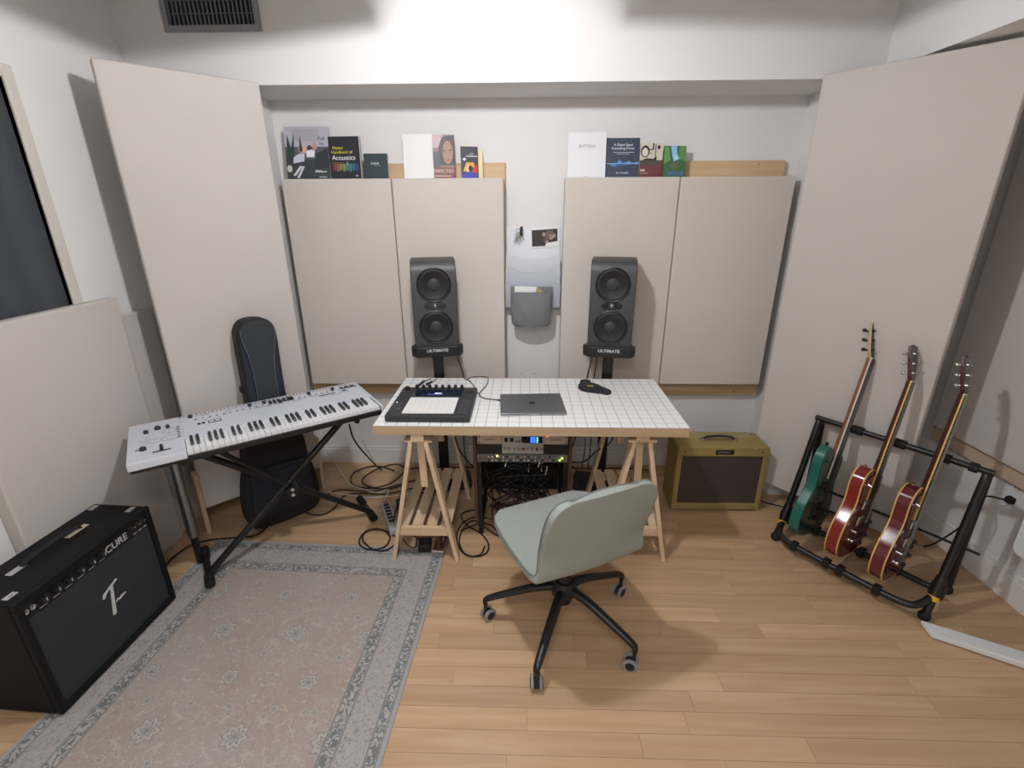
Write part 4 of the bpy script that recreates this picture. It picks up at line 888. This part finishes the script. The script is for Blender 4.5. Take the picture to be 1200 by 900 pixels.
# ================================================================ GUITARS
def guitar(name, label, s, E_bz, lean, scale, style):
    th = math.radians(lean)
    uu = np.array([0, 0, 1.])*math.cos(th)+gbk*math.sin(th); zz = ga.copy(); xx = np.cross(uu, zz)
    E_ = GO+ga*s+gbk*E_bz[0]+np.array([0, 0, E_bz[1]])
    M = Matrix(((xx[0], uu[0], zz[0], E_[0]), (xx[1], uu[1], zz[1], E_[1]), (xx[2], uu[2], zz[2], E_[2]), (0, 0, 0, 1))) @ Matrix.Scale(scale, 4)
    g = thing('electric_guitar', label, 'guitar', M=M)
    # body outline, x = treble side positive
    if style == 'solid':
        Lf = [(0, 0), (-.08, .006), (-.135, .04), (-.157, .10), (-.148, .165), (-.118, .225), (-.108, .27), (-.118, .325), (-.128, .375), (-.115, .425), (-.085, .452), (-.055, .44), (-.035, .41)]
        Rt = [(.035, .385), (.05, .40), (.08, .405), (.098, .38), (.10, .33), (.10, .27), (.118, .22), (.148, .16), (.157, .10), (.135, .04), (.08, .006)]
        th_ = .022
    else:
        Lf = [(0, 0), (-.085, .006), (-.145, .045), (-.168, .11), (-.16, .175), (-.128, .24), (-.112, .285), (-.118, .335), (-.126, .38), (-.112, .425), (-.075, .448), (-.035, .45)]
        Rt = [(.035, .405), (.045, .39), (.075, .405), (.11, .40), (.122, .37), (.112, .325), (.11, .28), (.128, .24), (.16, .175), (.168, .11), (.145, .045), (.085, .006)]
        th_ = .026
    O_ = [(q[0], q[1]) for q in smooth_path([(a, c, 0) for a, c in Lf+Rt], 4, True)]
    body = {'solid': ('guitar teal green', '1C5F52'), 'cherry': ('guitar cherry red', '7A2320'), 'wine': ('guitar wine red', '5C1D22')}[style]
    top = {'solid': ('guitar dark green top', '1B3D38'), 'cherry': ('guitar cherry top', '6E2A22'), 'wine': ('guitar wine top', '4B1A1C')}[style]
    bm = mat(body[0], body[1], .18 if style != 'solid' else .3); tm = mat(top[0], top[1], .15)
    MB().prism(O_, -th_, th_).build('body', bm, g, bevel=.004 if style == 'solid' else 0, smooth=35)
    dome = MB(); dome.prism([(x*.985, .004+y*.984) for x, y in O_], th_, th_+.0025)
    if style != 'solid': dome.prism([(x*.86, .03+y*.87) for x, y in O_], th_+.0024, th_+.006)
    dome.build('top', tm, g, smooth=35)
    if style != 'solid':
        bi = mat('cream binding', 'CFA862', .35)
        for z in (th_-.001, -th_+.001):
            t = MB(); t.tube([(x*1.003, y, z) for x, y in O_], .0032, 6, True); t.build('binding', bi, g, smooth=60)
    else: bi = mat('pale neck binding', 'C9C4BC', .35)
    nm = mat({'solid': 'neck mahogany pale', 'cherry': 'neck mahogany', 'wine': 'neck mahogany dark'}[style], {'solid': '8A5A3C', 'cherry': '4B2A20', 'wine': '45221D'}[style], .35)
    fb = mat('rosewood fingerboard', '2A1F1B', .5)
    nz = th_+.002
    nk = MB(); N = 9; V = []; Fc = []
    for (yy, hwid, dep) in ((.30, .027, .026), (.43, .027, .024), (.5, .0262, .021), (.86, .0215, .019), (.875, .0215, .02)):
        for k in range(N): a = PI+PI*k/(N-1); V.append((hwid*math.cos(a), yy, nz+.004+dep*math.sin(a)))
    for i in range(4):
        for k in range(N-1): Fc.append((i*N+k, i*N+k+1, (i+1)*N+k+1, (i+1)*N+k))
        Fc.append((i*N, (i+1)*N, (i+1)*N+N-1, i*N+N-1))
    Fc += [tuple(range(N)), tuple(range(4*N+N-1, 4*N-1, -1))]
    nk.add(V, Fc); nk.build('neck', nm, g, smooth=45)
    f = MB(); f.hexa([(-.0285, .30, nz+.004), (.0285, .30, nz+.004), (.0218, .873, nz+.004), (-.0218, .873, nz+.004)], [(-.028, .30, nz+.010), (.028, .30, nz+.010), (.0213, .873, nz+.010), (-.0213, .873, nz+.010)]); fo = f.build('fingerboard', fb, g)
    for sx in (-1, 1): t = MB(); t.beam((sx*.0285, .30, nz+.0075), (sx*.0218, .873, nz+.0075), .003, .0064); t.build('fingerboard_binding', bi, fo)
    for k in range(20):
        yy = .873-.628*(1-2**(-(k+1)/12)); 
        if yy < .31: break
        MB().box(-.024, .024, yy-.0008, yy+.0008, nz+.0098, nz+.011).build('fret', steel, fo)
    MB().box(-.0215, .0215, .873, .878, nz+.004, nz+.0125).build('nut', mat('bone nut', 'DDD8C8', .4), g)
    tilt = math.radians(14); Hd = at(0, .876, nz+.002, Matrix.Rotation(-tilt, 4, 'X'))
    hs = [(-.022, 0), (-.03, .02), (-.040, .10), (-.036, .155), (-.015, .148), (0, .16), (.015, .148), (.036, .155), (.040, .10), (.03, .02), (.022, 0)]
    if style == 'solid': hs = [(-.022, 0), (-.034, .03), (-.038, .13), (-.024, .165), (.0, .155), (.024, .165), (.038, .13), (.034, .03), (.022, 0)]
    hso = MB(); hso.prism(hs, -.008, .006, Hd); ho = hso.build('headstock', nm if style != 'solid' else mat('headstock pale maple', 'B8A58A', .4), g, bevel=.002)
    hf = MB(); hf.prism([(x*.97, .002+y*.975) for x, y in hs], .006, .0072, Hd); hf.build('headstock_face', mat('headstock black', '2A2624', .2), ho)
    tn = black if style == 'solid' else chrome
    for sx in (-1, 1):
        for k in range(3):
            yy = .035+k*.042; q = lambda x, y_, z: np.array(Hd @ Vector((x, y_, z)))
            t = MB(); t.cyl(q(sx*.026, yy, -.018), q(sx*.026, yy, .016), .0048, n=10); t.cyl(q(sx*.02, yy, -.013), q(sx*.055, yy, -.013), .0028, n=8); to = t.build('tuner', tn, ho, smooth=40)
            t = MB(); t.sphere(q(sx*.063, yy, -.013), .009, 10, 6, (1, .55, 1) if 0 else (.9, .9, .9)); t.build('tuner_button', tn, ho, smooth=60)
    # hardware
    fz = th_+.006 if style != 'solid' else th_+.0025
    for k, yy in enumerate((.19, .275) if style != 'solid' else (.15, .255)):
        p_ = MB(); p_.box(-.036, .036, yy-.018, yy+.018, fz-.002, fz+.006); po = p_.build('pickup', chrome if style != 'solid' else black, g, bevel=.003)
        MB().box(-.042, .042, yy-.022, yy+.022, fz-.003, fz+.002).build('pickup_ring', mat('pickup ring cream', 'C9B88A', .5) if style == 'cherry' else black, g, bevel=.001)
    hwm = chrome if style != 'solid' else black
    MB().box(-.042, .042, .132, .144, fz-.002, fz+.012).build('bridge', hwm, g, bevel=.002)
    MB().box(-.046, .046, .085, .098, fz-.002, fz+.012).build('tailpiece', hwm, g, bevel=.003)
    km = black
    for kx, ky in ((.085, .06), (.12, .10), (.10, .15), (.135, .165))[:4 if style != 'solid' else 2]:
        k = MB(); k.lathe([(.011, fz-.002), (.010, fz+.010), (.008, fz+.014), (.001, fz+.0145)], Matrix.Translation((kx*.92, ky, 0)), 14); k.build('control_knob', km, g, smooth=40)
    k = MB(); k.cyl((-.075, .385, fz-.002), (-.072, .38, fz+.014), .004, n=8); k.build('pickup_switch', chrome if style != 'solid' else black, g)
    for x, y_ in ((0, -.006), (-.08, .455)): k = MB(); k.cyl((x, y_, 0), (x+(0 if x == 0 else -.003), y_+(-.010 if x == 0 else .012), 0), .006, .008, 10); k.build('strap_button', hwm, g, smooth=40)
    if style != 'solid':
        pg = MB(); pg.prism([(.045, .17), (.085, .16), (.088, .25), (.06, .33), (.045, .33)], fz+.004, fz+.0055); pg.build('pickguard', mat('pickguard cream', 'D2C28E', .4) if style == 'cherry' else mat('pickguard dark', '2A2020', .3), g)
    for k in range(6):
        x0, x1 = -.026+k*.0104, -.0165+k*.0066
        t = MB(); t.tube([(x0, .092, fz+.012), (x0, .138, fz+.0135), (x1, .876, nz+.0135)], .0009, 4); t.build('string', steel, g)
    return g
guitar('g', 'teal green electric guitar in the rack slot beside the tweed amplifier', .105, (.042, .098), 14, 1.055, 'solid')
guitar('g', 'bright cherry red electric guitar with cream binding in the middle rack slot', .285, (.03, .098), 12.5, .99, 'cherry')
guitar('g', 'dark wine red electric guitar with cream binding in the rack slot by the wall socket', .465, (.03, .095), 12.5, .99, 'wine')

# ================================================================ BOOKS ON THE PANEL TOPS
PT = 1.8165
art = {}
def flat(c, r=.45): return mat('print '+c, c, r)
def book(label, u0, u1, vt, vb, cover, prints=(), texts=(), th=.018, lean=8, yaw=0, pages='D9D4C8', ylo=2.868, kind='book'):
    a, c = py(u0, vb, ylo), py(u1, vb, ylo); w = c[0]-a[0]; h = py((u0+u1)/2, vt, ylo+.02)[2]-PT
    t = thing('book', label, kind, ((a[0]+c[0])/2, ylo, PT)); t.rotation_euler = (math.radians(-lean), 0, math.radians(yaw))
    MB().box(-w/2, w/2, 0, .0016, 0, h).build('front_cover', flat(cover), t)
    MB().box(-w/2, w/2, th-.0016, th, 0, h).build('back_cover', flat(cover), t)
    MB().box(-w/2, -w/2+.0016, .0016, th-.0016, 0, h).build('spine', flat(cover), t)
    MB().box(-w/2+.0018, w/2-.002, .0018, th-.0018, .002, h-.002).build('pages', flat(pages, .8), t)
    if prints:
        cols = []; mb = MB()
        for k, (col, poly) in enumerate(prints):
            if col not in cols: cols.append(col)
            mb.cur = cols.index(col)
            n = len(poly); mb.add([(-w/2+x*w, -.0003-.00006*k, y*h) for x, y in poly], [tuple(range(n))])
        mb.build('cover_print', [flat(q) for q in cols], t)
    for body, x, y, size, col in texts:
        text('cover_lettering', body, size*h, flat(col), t, at(-w/2+x*w, -.0006-.00006*len(prints), y*h, FRONT), depth=.0002)
    return t
def R_(x0, y0, x1, y1): return [(x0, y0), (x1, y0), (x1, y1), (x0, y1)]
def circ(x, y, rx, ry, n=14): return [(x+rx*math.cos(2*PI*k/n), y+ry*math.sin(2*PI*k/n)) for k in range(n)]
book('large grey-lilac book with a photograph of seated people on its cover', 337, 387.5, 147, 207.5, '8D8A99', [
    ('B6B3BF', R_(0, .62, 1, 1)), ('A9A7B2', R_(.2, .72, .8, .96)), ('3E4244', R_(0, 0, 1, .38)), ('5A5C62', R_(.0, .38, 1, .62)), ('2F4A40', [(.02, .35), (.2, .38), (.22, .88), (.14, .6), (.06, .86)]), ('C9CAD2', [(.16, .3), (.42, .34), (.44, .5), (.3, .48), (.18, .42)]),
    ('A58A7C', circ(.36, .57, .06, .08)), ('D3A9A0', R_(.4, .5, .5, .64)), ('E6E8EF', [(.48, .42), (.66, .42), (.68, .54), (.56, .58), (.48, .52)]), ('5A3B3A', circ(.56, .6, .05, .05)), ('3A3334', [(.33, .52), (.4, .54), (.38, .68), (.36, .84), (.34, .68)]), ('B39A88', circ(.68, .63, .05, .08)),
    ('DADCE2', [(.14, .07), (.2, .06), (.36, .24), (.32, .26)]), ('DADCE2', [(.22, .02), (.28, .02), (.42, .24), (.38, .25)]), ('30363A', [(.66, .2), (.98, .22), (.98, .6), (.8, .52), (.7, .5)]), ('C8C6BE', circ(.07, .2, .06, .07)), ('E9E9EE', R_(.66, .13, .92, .145)), ('E9E9EE', R_(.66, .155, .8, .165)), ('E9E9EE', R_(.74, .03, .92, .04))],
    [('Full', .85, .74, .10, '2A2C33'), ('Set', .85, .65, .08, '2A2C33')], th=.022)
book('black book with yellow and white title and a rainbow spectrum on its cover', 388, 424, 160, 207.5, '2A2C33',
    [('%s' % c, [(.1+i*.105, .2-.02*(i % 2)), (.18+i*.105, .2-.02*(i % 2)), (.2+i*.105, .36), (.1+i*.105, .36)]) for i, c in enumerate(('7A4A3E', '8F5F42', '8F7A4A', '7F8A55', '4F7F66', '44788A', '3C5F8A', '38466E'))]+[('6A4A3A', R_(.05, .37, .45, .40)), ('C9C9CC', circ(.86, .07, .03, .025))],
    [('Master', .3, .70, .105, 'D8D23A'), ('Handbook of', .42, .60, .105, 'D8D23A'), ('Acoustics', .47, .45, .16, 'F0F0F2'), ('2', .58, .34, .1, 'C9D8E8')], th=.026, yaw=-4, lean=3)
book('small dark green book with a short silver script title', 427.5, 455, 180, 207.5, '2C3B3F', [('A9AEAE', R_(.3+.07*k, .56, .35+.07*k, .66-.03*(k % 2))) for k in range(5)]+[('8A9090', R_(.45, .5, .7, .52))], [], th=.014, lean=5)
book('plain white book standing beside the portrait-cover book', 474, 512, 157, 207.5, 'E6E6E2', [], [], th=.012, lean=4, ylo=2.87)
book('curled paperback with a dark painted portrait on its cover', 509, 534, 158, 207.5, '8C6A60', [
    ('B9A0A0', R_(0, .7, .5, 1)), ('3C3436', [(.3, .3), (.25, .7), (.45, .95), (1, 1), (1, .3)]), ('A07A66', circ(.68, .6, .24, .27)), ('2A2528', [(.44, .64), (.55, .6), (.55, .66)]), ('2A2528', [(.72, .62), (.86, .64), (.8, .68)]), ('6E4A42', [(.6, .44), (.8, .44), (.7, .4)]), ('4A4850', R_(0, .25, .3, .6)), ('7A3C38', R_(0, 0, 1, .25)), ('C9B7A8', R_(.05, .04, .8, .06))],
    [('DIRECTED', .46, .13, .11, 'D8C8B8')], th=.006, lean=3, ylo=2.865, yaw=12)
book('thin dark paperback with orange and blue figures on its cover', 541, 561, 172, 207.5, '34363F', [
    ('E0A040', [(.1, .2), (.3, .5), (.75, .5), (.8, .28)]), ('C2403A', [(.5, .2), (.9, .45), (.95, .15)]), ('3C46A0', [(0, 0), (1, 0), (.9, .16), (.4, .2), (.05, .14)]), ('E8D8C8', [(.3, .2), (.4, .46), (.46, .2)]), ('26262C', circ(.55, .3, .13, .1)), ('D8DADF', R_(.3, .68, .95, .71)), ('D8DADF', R_(.5, .76, .75, .78)), ('D8DADF', circ(.2, .6, .1, .05))], [], th=.006, lean=3, ylo=2.865, yaw=14)
book('thin pale yellow booklet standing behind the orange and blue paperback', 550, 566, 176, 207.5, 'E2D3A2', [], [], th=.005, lean=3, ylo=2.886, yaw=10)
book('tall white book with small grey capital lettering', 665, 709, 154, 207.5, 'E4E4E6', [('B9BABF', R_(.38, .62, .72, .624)), ('9FA0A5', R_(.42, .02, .58, .026))], [('BOTTEGO', .5, .665, .085, '7D7F86')], th=.02)
book('navy blue book with a glowing waveform across its cover', 710, 748, 161, 207.5, '3B4354', [
    ('5F86C0', [(0, .36), (.25, .26), (.3, .34), (.4, .46), (.5, .36), (.7, .42), (.8, .36), (1, .4), (1, .33), (.8, .33), (.5, .33), (.3, .36), (.2, .33)]), ('7FC0E0', R_(0, .345, 1, .36)), ('C9D0DA', R_(.2, .63, .85, .642)), ('C9D0DA', R_(.3, .59, .7, .6))],
    [('A Digital Signal', .5, .80, .085, 'E8ECF2'), ('Processing Primer', .5, .71, .085, 'E8ECF2'), ('Ken Steiglitz', .5, .09, .07, 'D0D6DE')], th=.02)
book('cream and maroon book with black instrument line art', 748.5, 774.5, 168, 207.5, 'CFC8B4', [
    ('6E3A3E', R_(0, 0, 1, .5)), ('4F4A42', R_(0, .36, 1, .5)), ('2A2A2C', circ(.22, .76, .2, .18)), ('D8D2C2', circ(.22, .74, .14, .13)), ('2A2A2C', R_(.3, .8, .55, .83)), ('2A2A2C', R_(.54, .8, .6, 1)), ('2A2A2C', R_(.66, .5, .7, .98)), ('2A2A2C', circ(.82, .88, .07, .06)), ('2A2A2C', R_(.36, .69, .56, .705)), ('2A2A2C', [(.1, .5), (.3, .56), (.6, .54), (.74, .62), (.74, .5)]), ('C9B9B0', R_(.05, .17, .25, .23)), ('A88A88', R_(.05, .1, .4, .13))], [], th=.02, lean=4)
book('green book with a forest and waterfall picture on its cover', 776.5, 802.5, 171, 206.5, '4E7A4C', [
    ('3E6A48', R_(0, .0, 1, 1)), ('6A9A5A', [(0, .4), (.3, .55), (.2, .95), (0, 1)]), ('5F8F52', [(.6, .6), (1, .5), (1, 1), (.7, 1)]), ('8FC4EE', [(.28, 1), (.55, 1), (.6, .7), (.7, .58), (.45, .5), (.36, .7)]), ('B9DAF0', [(.4, .68), (.6, .72), (.66, .58), (.5, .54)]), ('5A6A50', circ(.5, .36, .25, .13)), ('50708A', R_(.2, .04, .95, .18))], [], th=.014, lean=5, yaw=5)

# ================================================================ WALL FILE RACK, KEYS, PHOTO, POUCH
fx0, fx1 = -.118, .202
fw = fx1-fx0; frk = thing('file_rack', 'white wall file rack with notched pockets between the panels', 'file rack', ((fx0+fx1)/2, YW, 1.10))
wm = mat('white rack metal', 'E3E5EA', .4)
MB().box(-fw/2, fw/2, -.008, -.0005, 0, .455).build('back_plate', wm, frk, bevel=.001)
for k, (z0, z1, dp) in enumerate(((.0, .15, .118), (.07, .225, .084), (.15, .297, .050))):
    n_ = .075; o_ = [(-fw/2, z0), (fw/2, z0), (fw/2, z1), (n_+.03, z1), (n_, z1-.018), (-n_, z1-.018), (-n_-.03, z1), (-fw/2, z1)]
    fp = MB(); n = len(o_); sh_ = lambda z: dp*(.62+.38*(z-z0)/(z1-z0))
    fp.add([(x, -sh_(z), z) for x, z in o_]+[(x, -sh_(z)+.0015, z) for x, z in o_], [tuple(range(n)), tuple(range(2*n-1, n-1, -1))]+[(k, n+k, n+(k+1) % n, (k+1) % n) for k in range(n)])
    fp.box(-fw/2, fw/2, -dp*.62, -.008, z0, z0+.0015)
    fp.build('pocket', mat('shade-toned rack pocket %d' % k, ('BDC2CB', 'CBCFD7', 'D8DBE1')[k], .4), frk)  # lower pockets tinted darker: shading of the steps put into the colour
def hung(name, label, cat, u, v, y_, grp=None): q = py(u, v, y_); return thing(name, label, cat, q)
ky = hung('key_bunch', 'bunch of keys with a dark fob hanging on the white file rack', 'keys', 607, 270, 2.960)
b = MB(); b.tube([(.011*math.cos(a*PI/8), 0, .0+.011*math.sin(a*PI/8)) for a in range(16)], .0012, 5, True); b.build('ring', steel, ky)
brass = mat('key brass dull', '8A8176', .35, .8)
for k, a in enumerate((-38, -20, -6, 10, 24)):
    q = MB(); L_ = .05+.006*(k % 3); M_ = Matrix.Translation((0, -.003-.0025*k, -.009)) @ Matrix.Rotation(math.radians(a), 4, 'Y')
    q.prism(circ(0, -.014, .010, .012, 12)+[], 0, .0018, M_ @ R3); q.box
    q.add([tuple(M_ @ Vector(p_)) for p_ in ((-.003, 0, -.024), (.003, 0, -.024), (.003, -.0018, -.024), (-.003, -.0018, -.024), (-.003, 0, -.024-L_*.7), (.003, 0, -.024-L_*.7), (.003, -.0018, -.024-L_*.7), (-.003, -.0018, -.024-L_*.7))], [(0, 1, 2, 3), (7, 6, 5, 4), (0, 4, 5, 1), (1, 5, 6, 2), (2, 6, 7, 3), (3, 7, 4, 0)])
    q.build('key', brass if k % 2 else steel, ky)
MB().box(.012, .028, -.014, -.004, -.030, .022).build('fob', black, ky, bevel=.004)
ph = hung('photo_print', 'glossy dark photo print clipped on the white file rack', 'photo', 638, 278.5, 2.966)
ph.rotation_euler = (0, math.radians(-4), 0)
MB().box(-.085, .085, -.0008, 0, -.055, .062).build('paper', mat('photo paper white', 'E6E6E8', .4), ph)
pm_ = MB(); pm_.cur = 0; pm_.add([(x, -.0011, z) for x, z in ((-.075, -.045), (.0, -.048), (.012, -.03), (.075, -.025), (.078, .045), (-.072, .046))], [tuple(range(6))])
for k in range(16):
    pm_.cur = 1+k % 3; x, z = rs.uniform(-.06, .06), rs.uniform(-.02, .03); pm_.add([(x+.012*math.cos(a*PI/4), -.00115-.00003*k, z+.012*math.sin(a*PI/4)) for a in range(8)], [tuple(range(8))])
pm_.build('picture', [flat('3A3636', .2), flat('6E5F58', .2), flat('A08A80', .2), flat('55504E', .2)], ph)
pq = np.array([(-.085+.155)/2, 2.90, 0]); pu = thing('fabric_pouch', 'grey fabric pouch holding papers, hung on the white file rack', 'pouch', (.035, 2.852, .995))
gp = mat('grey felt pouch', '77787A', .9, noise=.12, nscale=14, bump=.4, bscale=60)
b = MB(); V = []; Fc = []; nx, nz_ = 12, 12
for face in (0, 1):
    for j in range(nz_+1):
        for i in range(nx+1):
            s = -1+2*i/nx; z = .235*j/nz_; wz = .112+.009*math.sin(min(1, z/.12)*PI/2)-(.012 if j == 0 else 0)
            bul = (.042*(1-abs(s)**2.5)*(.35+.65*math.sin(PI*min(1, .12+z/.28))))+.003*math.sin(s*9+z*40)
            V.append((wz*s, -bul if face == 0 else .004, (z*.87 if face == 0 else z)+.006*s*s*(1 if j == 0 else 0)))
for j in range(nz_):
    for i in range(nx):
        a = j*(nx+1)+i; c = a+(nx+1)*(nz_+1); Fc.append((a, a+1, a+nx+2, a+nx+1)); Fc.append((c, c+nx+1, c+nx+2, c+1))
for j in range(nz_):
    for i in (0, nx): a = j*(nx+1)+i; c = a+(nx+1)*(nz_+1); Fc.append((a, a+nx+1, c+nx+1, c) if i == 0 else (a, c, c+nx+1, a+nx+1))
for i in range(nx): a = i; c = a+(nx+1)*(nz_+1); Fc.append((a, c, c+1, a+1))
b.add(V, Fc); b.build('bag', gp, pu, smooth=60)
t = MB(); t.tube([V[nz_*(nx+1)+i] for i in range(nx+1)], .0028, 6); t.build('front_hem', gp, pu, smooth=60)
MB().hexa([(-.09, -.010, .1), (.03, -.010, .1), (.03, -.008, .1), (-.09, -.008, .1)], [(-.10, -.004, .240), (.035, -.004, .236), (.035, -.002, .236), (-.10, -.002, .240)]).build('paper', mat('loose paper', 'E4E4E2', .7), pu)
MB().hexa([(.0, -.012, .1), (.075, -.012, .1), (.075, -.010, .1), (.0, -.010, .1)], [(.03, -.006, .236), (.06, -.006, .216), (.06, -.004, .216), (.03, -.004, .236)]).build('brown_card', mat('kraft card', 'B39A72', .8), pu)
for x in (-.02, .06): tag(MB().lathe([(.004, 0), (.004, .002), (.001, .003)], at(x, YW, .655, FRONT), 8).build('wall_screw', steel), 'small steel screw in the wall under the grey pouch', 'screw', 'screws in the wall under the grey pouch')

# ================================================================ RIGHT WALL ODDS AND ENDS
oq = px(1191, 580, XR); ot = thing('wall_socket', 'white wall socket with a black plug above the baseboard', 'socket', oq, -PI/2)
MB().box(-.035, .035, -.006, 0, -.058, .058).build('plate', white, ot, bevel=.002)
for z in (-.025, .03):
    MB().box(-.017, .017, -.0075, -.005, z-.014, z+.014).build('outlet', mat('outlet ivory', 'D8D6D0', .5), ot)
    for x in (-.007, .007): MB().box(x-.0012, x+.0012, -.0079, -.0074, z-.002, z+.008).build('slot', rubber, ot)
b = MB(); b.hexa([(-.012, -.035, -.038), (.012, -.035, -.038), (.012, -.035, -.014), (-.012, -.035, -.014)], [(-.016, -.008, -.042), (.016, -.008, -.042), (.016, -.008, -.01), (-.016, -.008, -.01)]); b.build('plug', rubber, ot, bevel=.003)
cable('black mains cable from the wall socket arching to the guitar stand floor', [oq+[-.035, 0, -.026], oq+[-.10, .03, -.03], px(1145, 600, 2.02), px(1115, 625, 2.0), pz(1085, 640, .006), pz(1050, 640, .006)], .004)
# white desk foot that reaches into view
wd = thing('white_desk_frame', 'white metal desk foot lying across the floor in front of the guitar stand', 'desk frame', (0, 0, 0))
p0, p1 = pz(1081, 732, .03), pz(1200, 771, .03); dv_ = (p1-p0)/np.linalg.norm(p1-p0); sd = np.array([-dv_[1], dv_[0], 0]); e1 = p0+dv_*.75
def bar_pt(p_, s, z): return (p_[0]+sd[0]*s, p_[1]+sd[1]*s, z)
b = MB(); hw_ = .034
b.hexa([bar_pt(p0+dv_*.03, -hw_, .006), bar_pt(e1, -hw_, .006), bar_pt(e1, hw_, .006), bar_pt(p0, hw_, .006)], [bar_pt(p0+dv_*.035, -hw_, .026), bar_pt(e1, -hw_, .045), bar_pt(e1, hw_, .045), bar_pt(p0, hw_, .026)])
b.build('foot_bar', mat('desk white powder coat', 'DADCDB', .4), wd, bevel=.004)
for k in (.05, .6): q = p0+dv_*k; MB().cyl((q[0], q[1], 0), (q[0], q[1], .008), .018, n=12).build('levelling_foot', rubber, wd)
e_ = p0+dv_*.42; MB().box(e_[0]-.035, e_[0]+.035, e_[1]-.03, e_[1]+.03, .03, .70).build('column', mat('desk white powder coat', 'DADCDB', .4), wd, bevel=.004)

A_ = px(1187, 640, 1.98); ya, za0 = float(A_[1]), float(A_[2])-.02
sp_ = MB(); sp_.prism([(x, z) for x, z in rect_path(ya-.5, ya, za0, za0+.34, .03)], 0, .02, Matrix(((0, 0, 1, 1.975), (1, 0, 0, 0), (0, 1, 0, 0), (0, 0, 0, 1))))
sp_.build('side_panel', mat('desk white powder coat', 'DADCDB', .4), wd, bevel=.004)
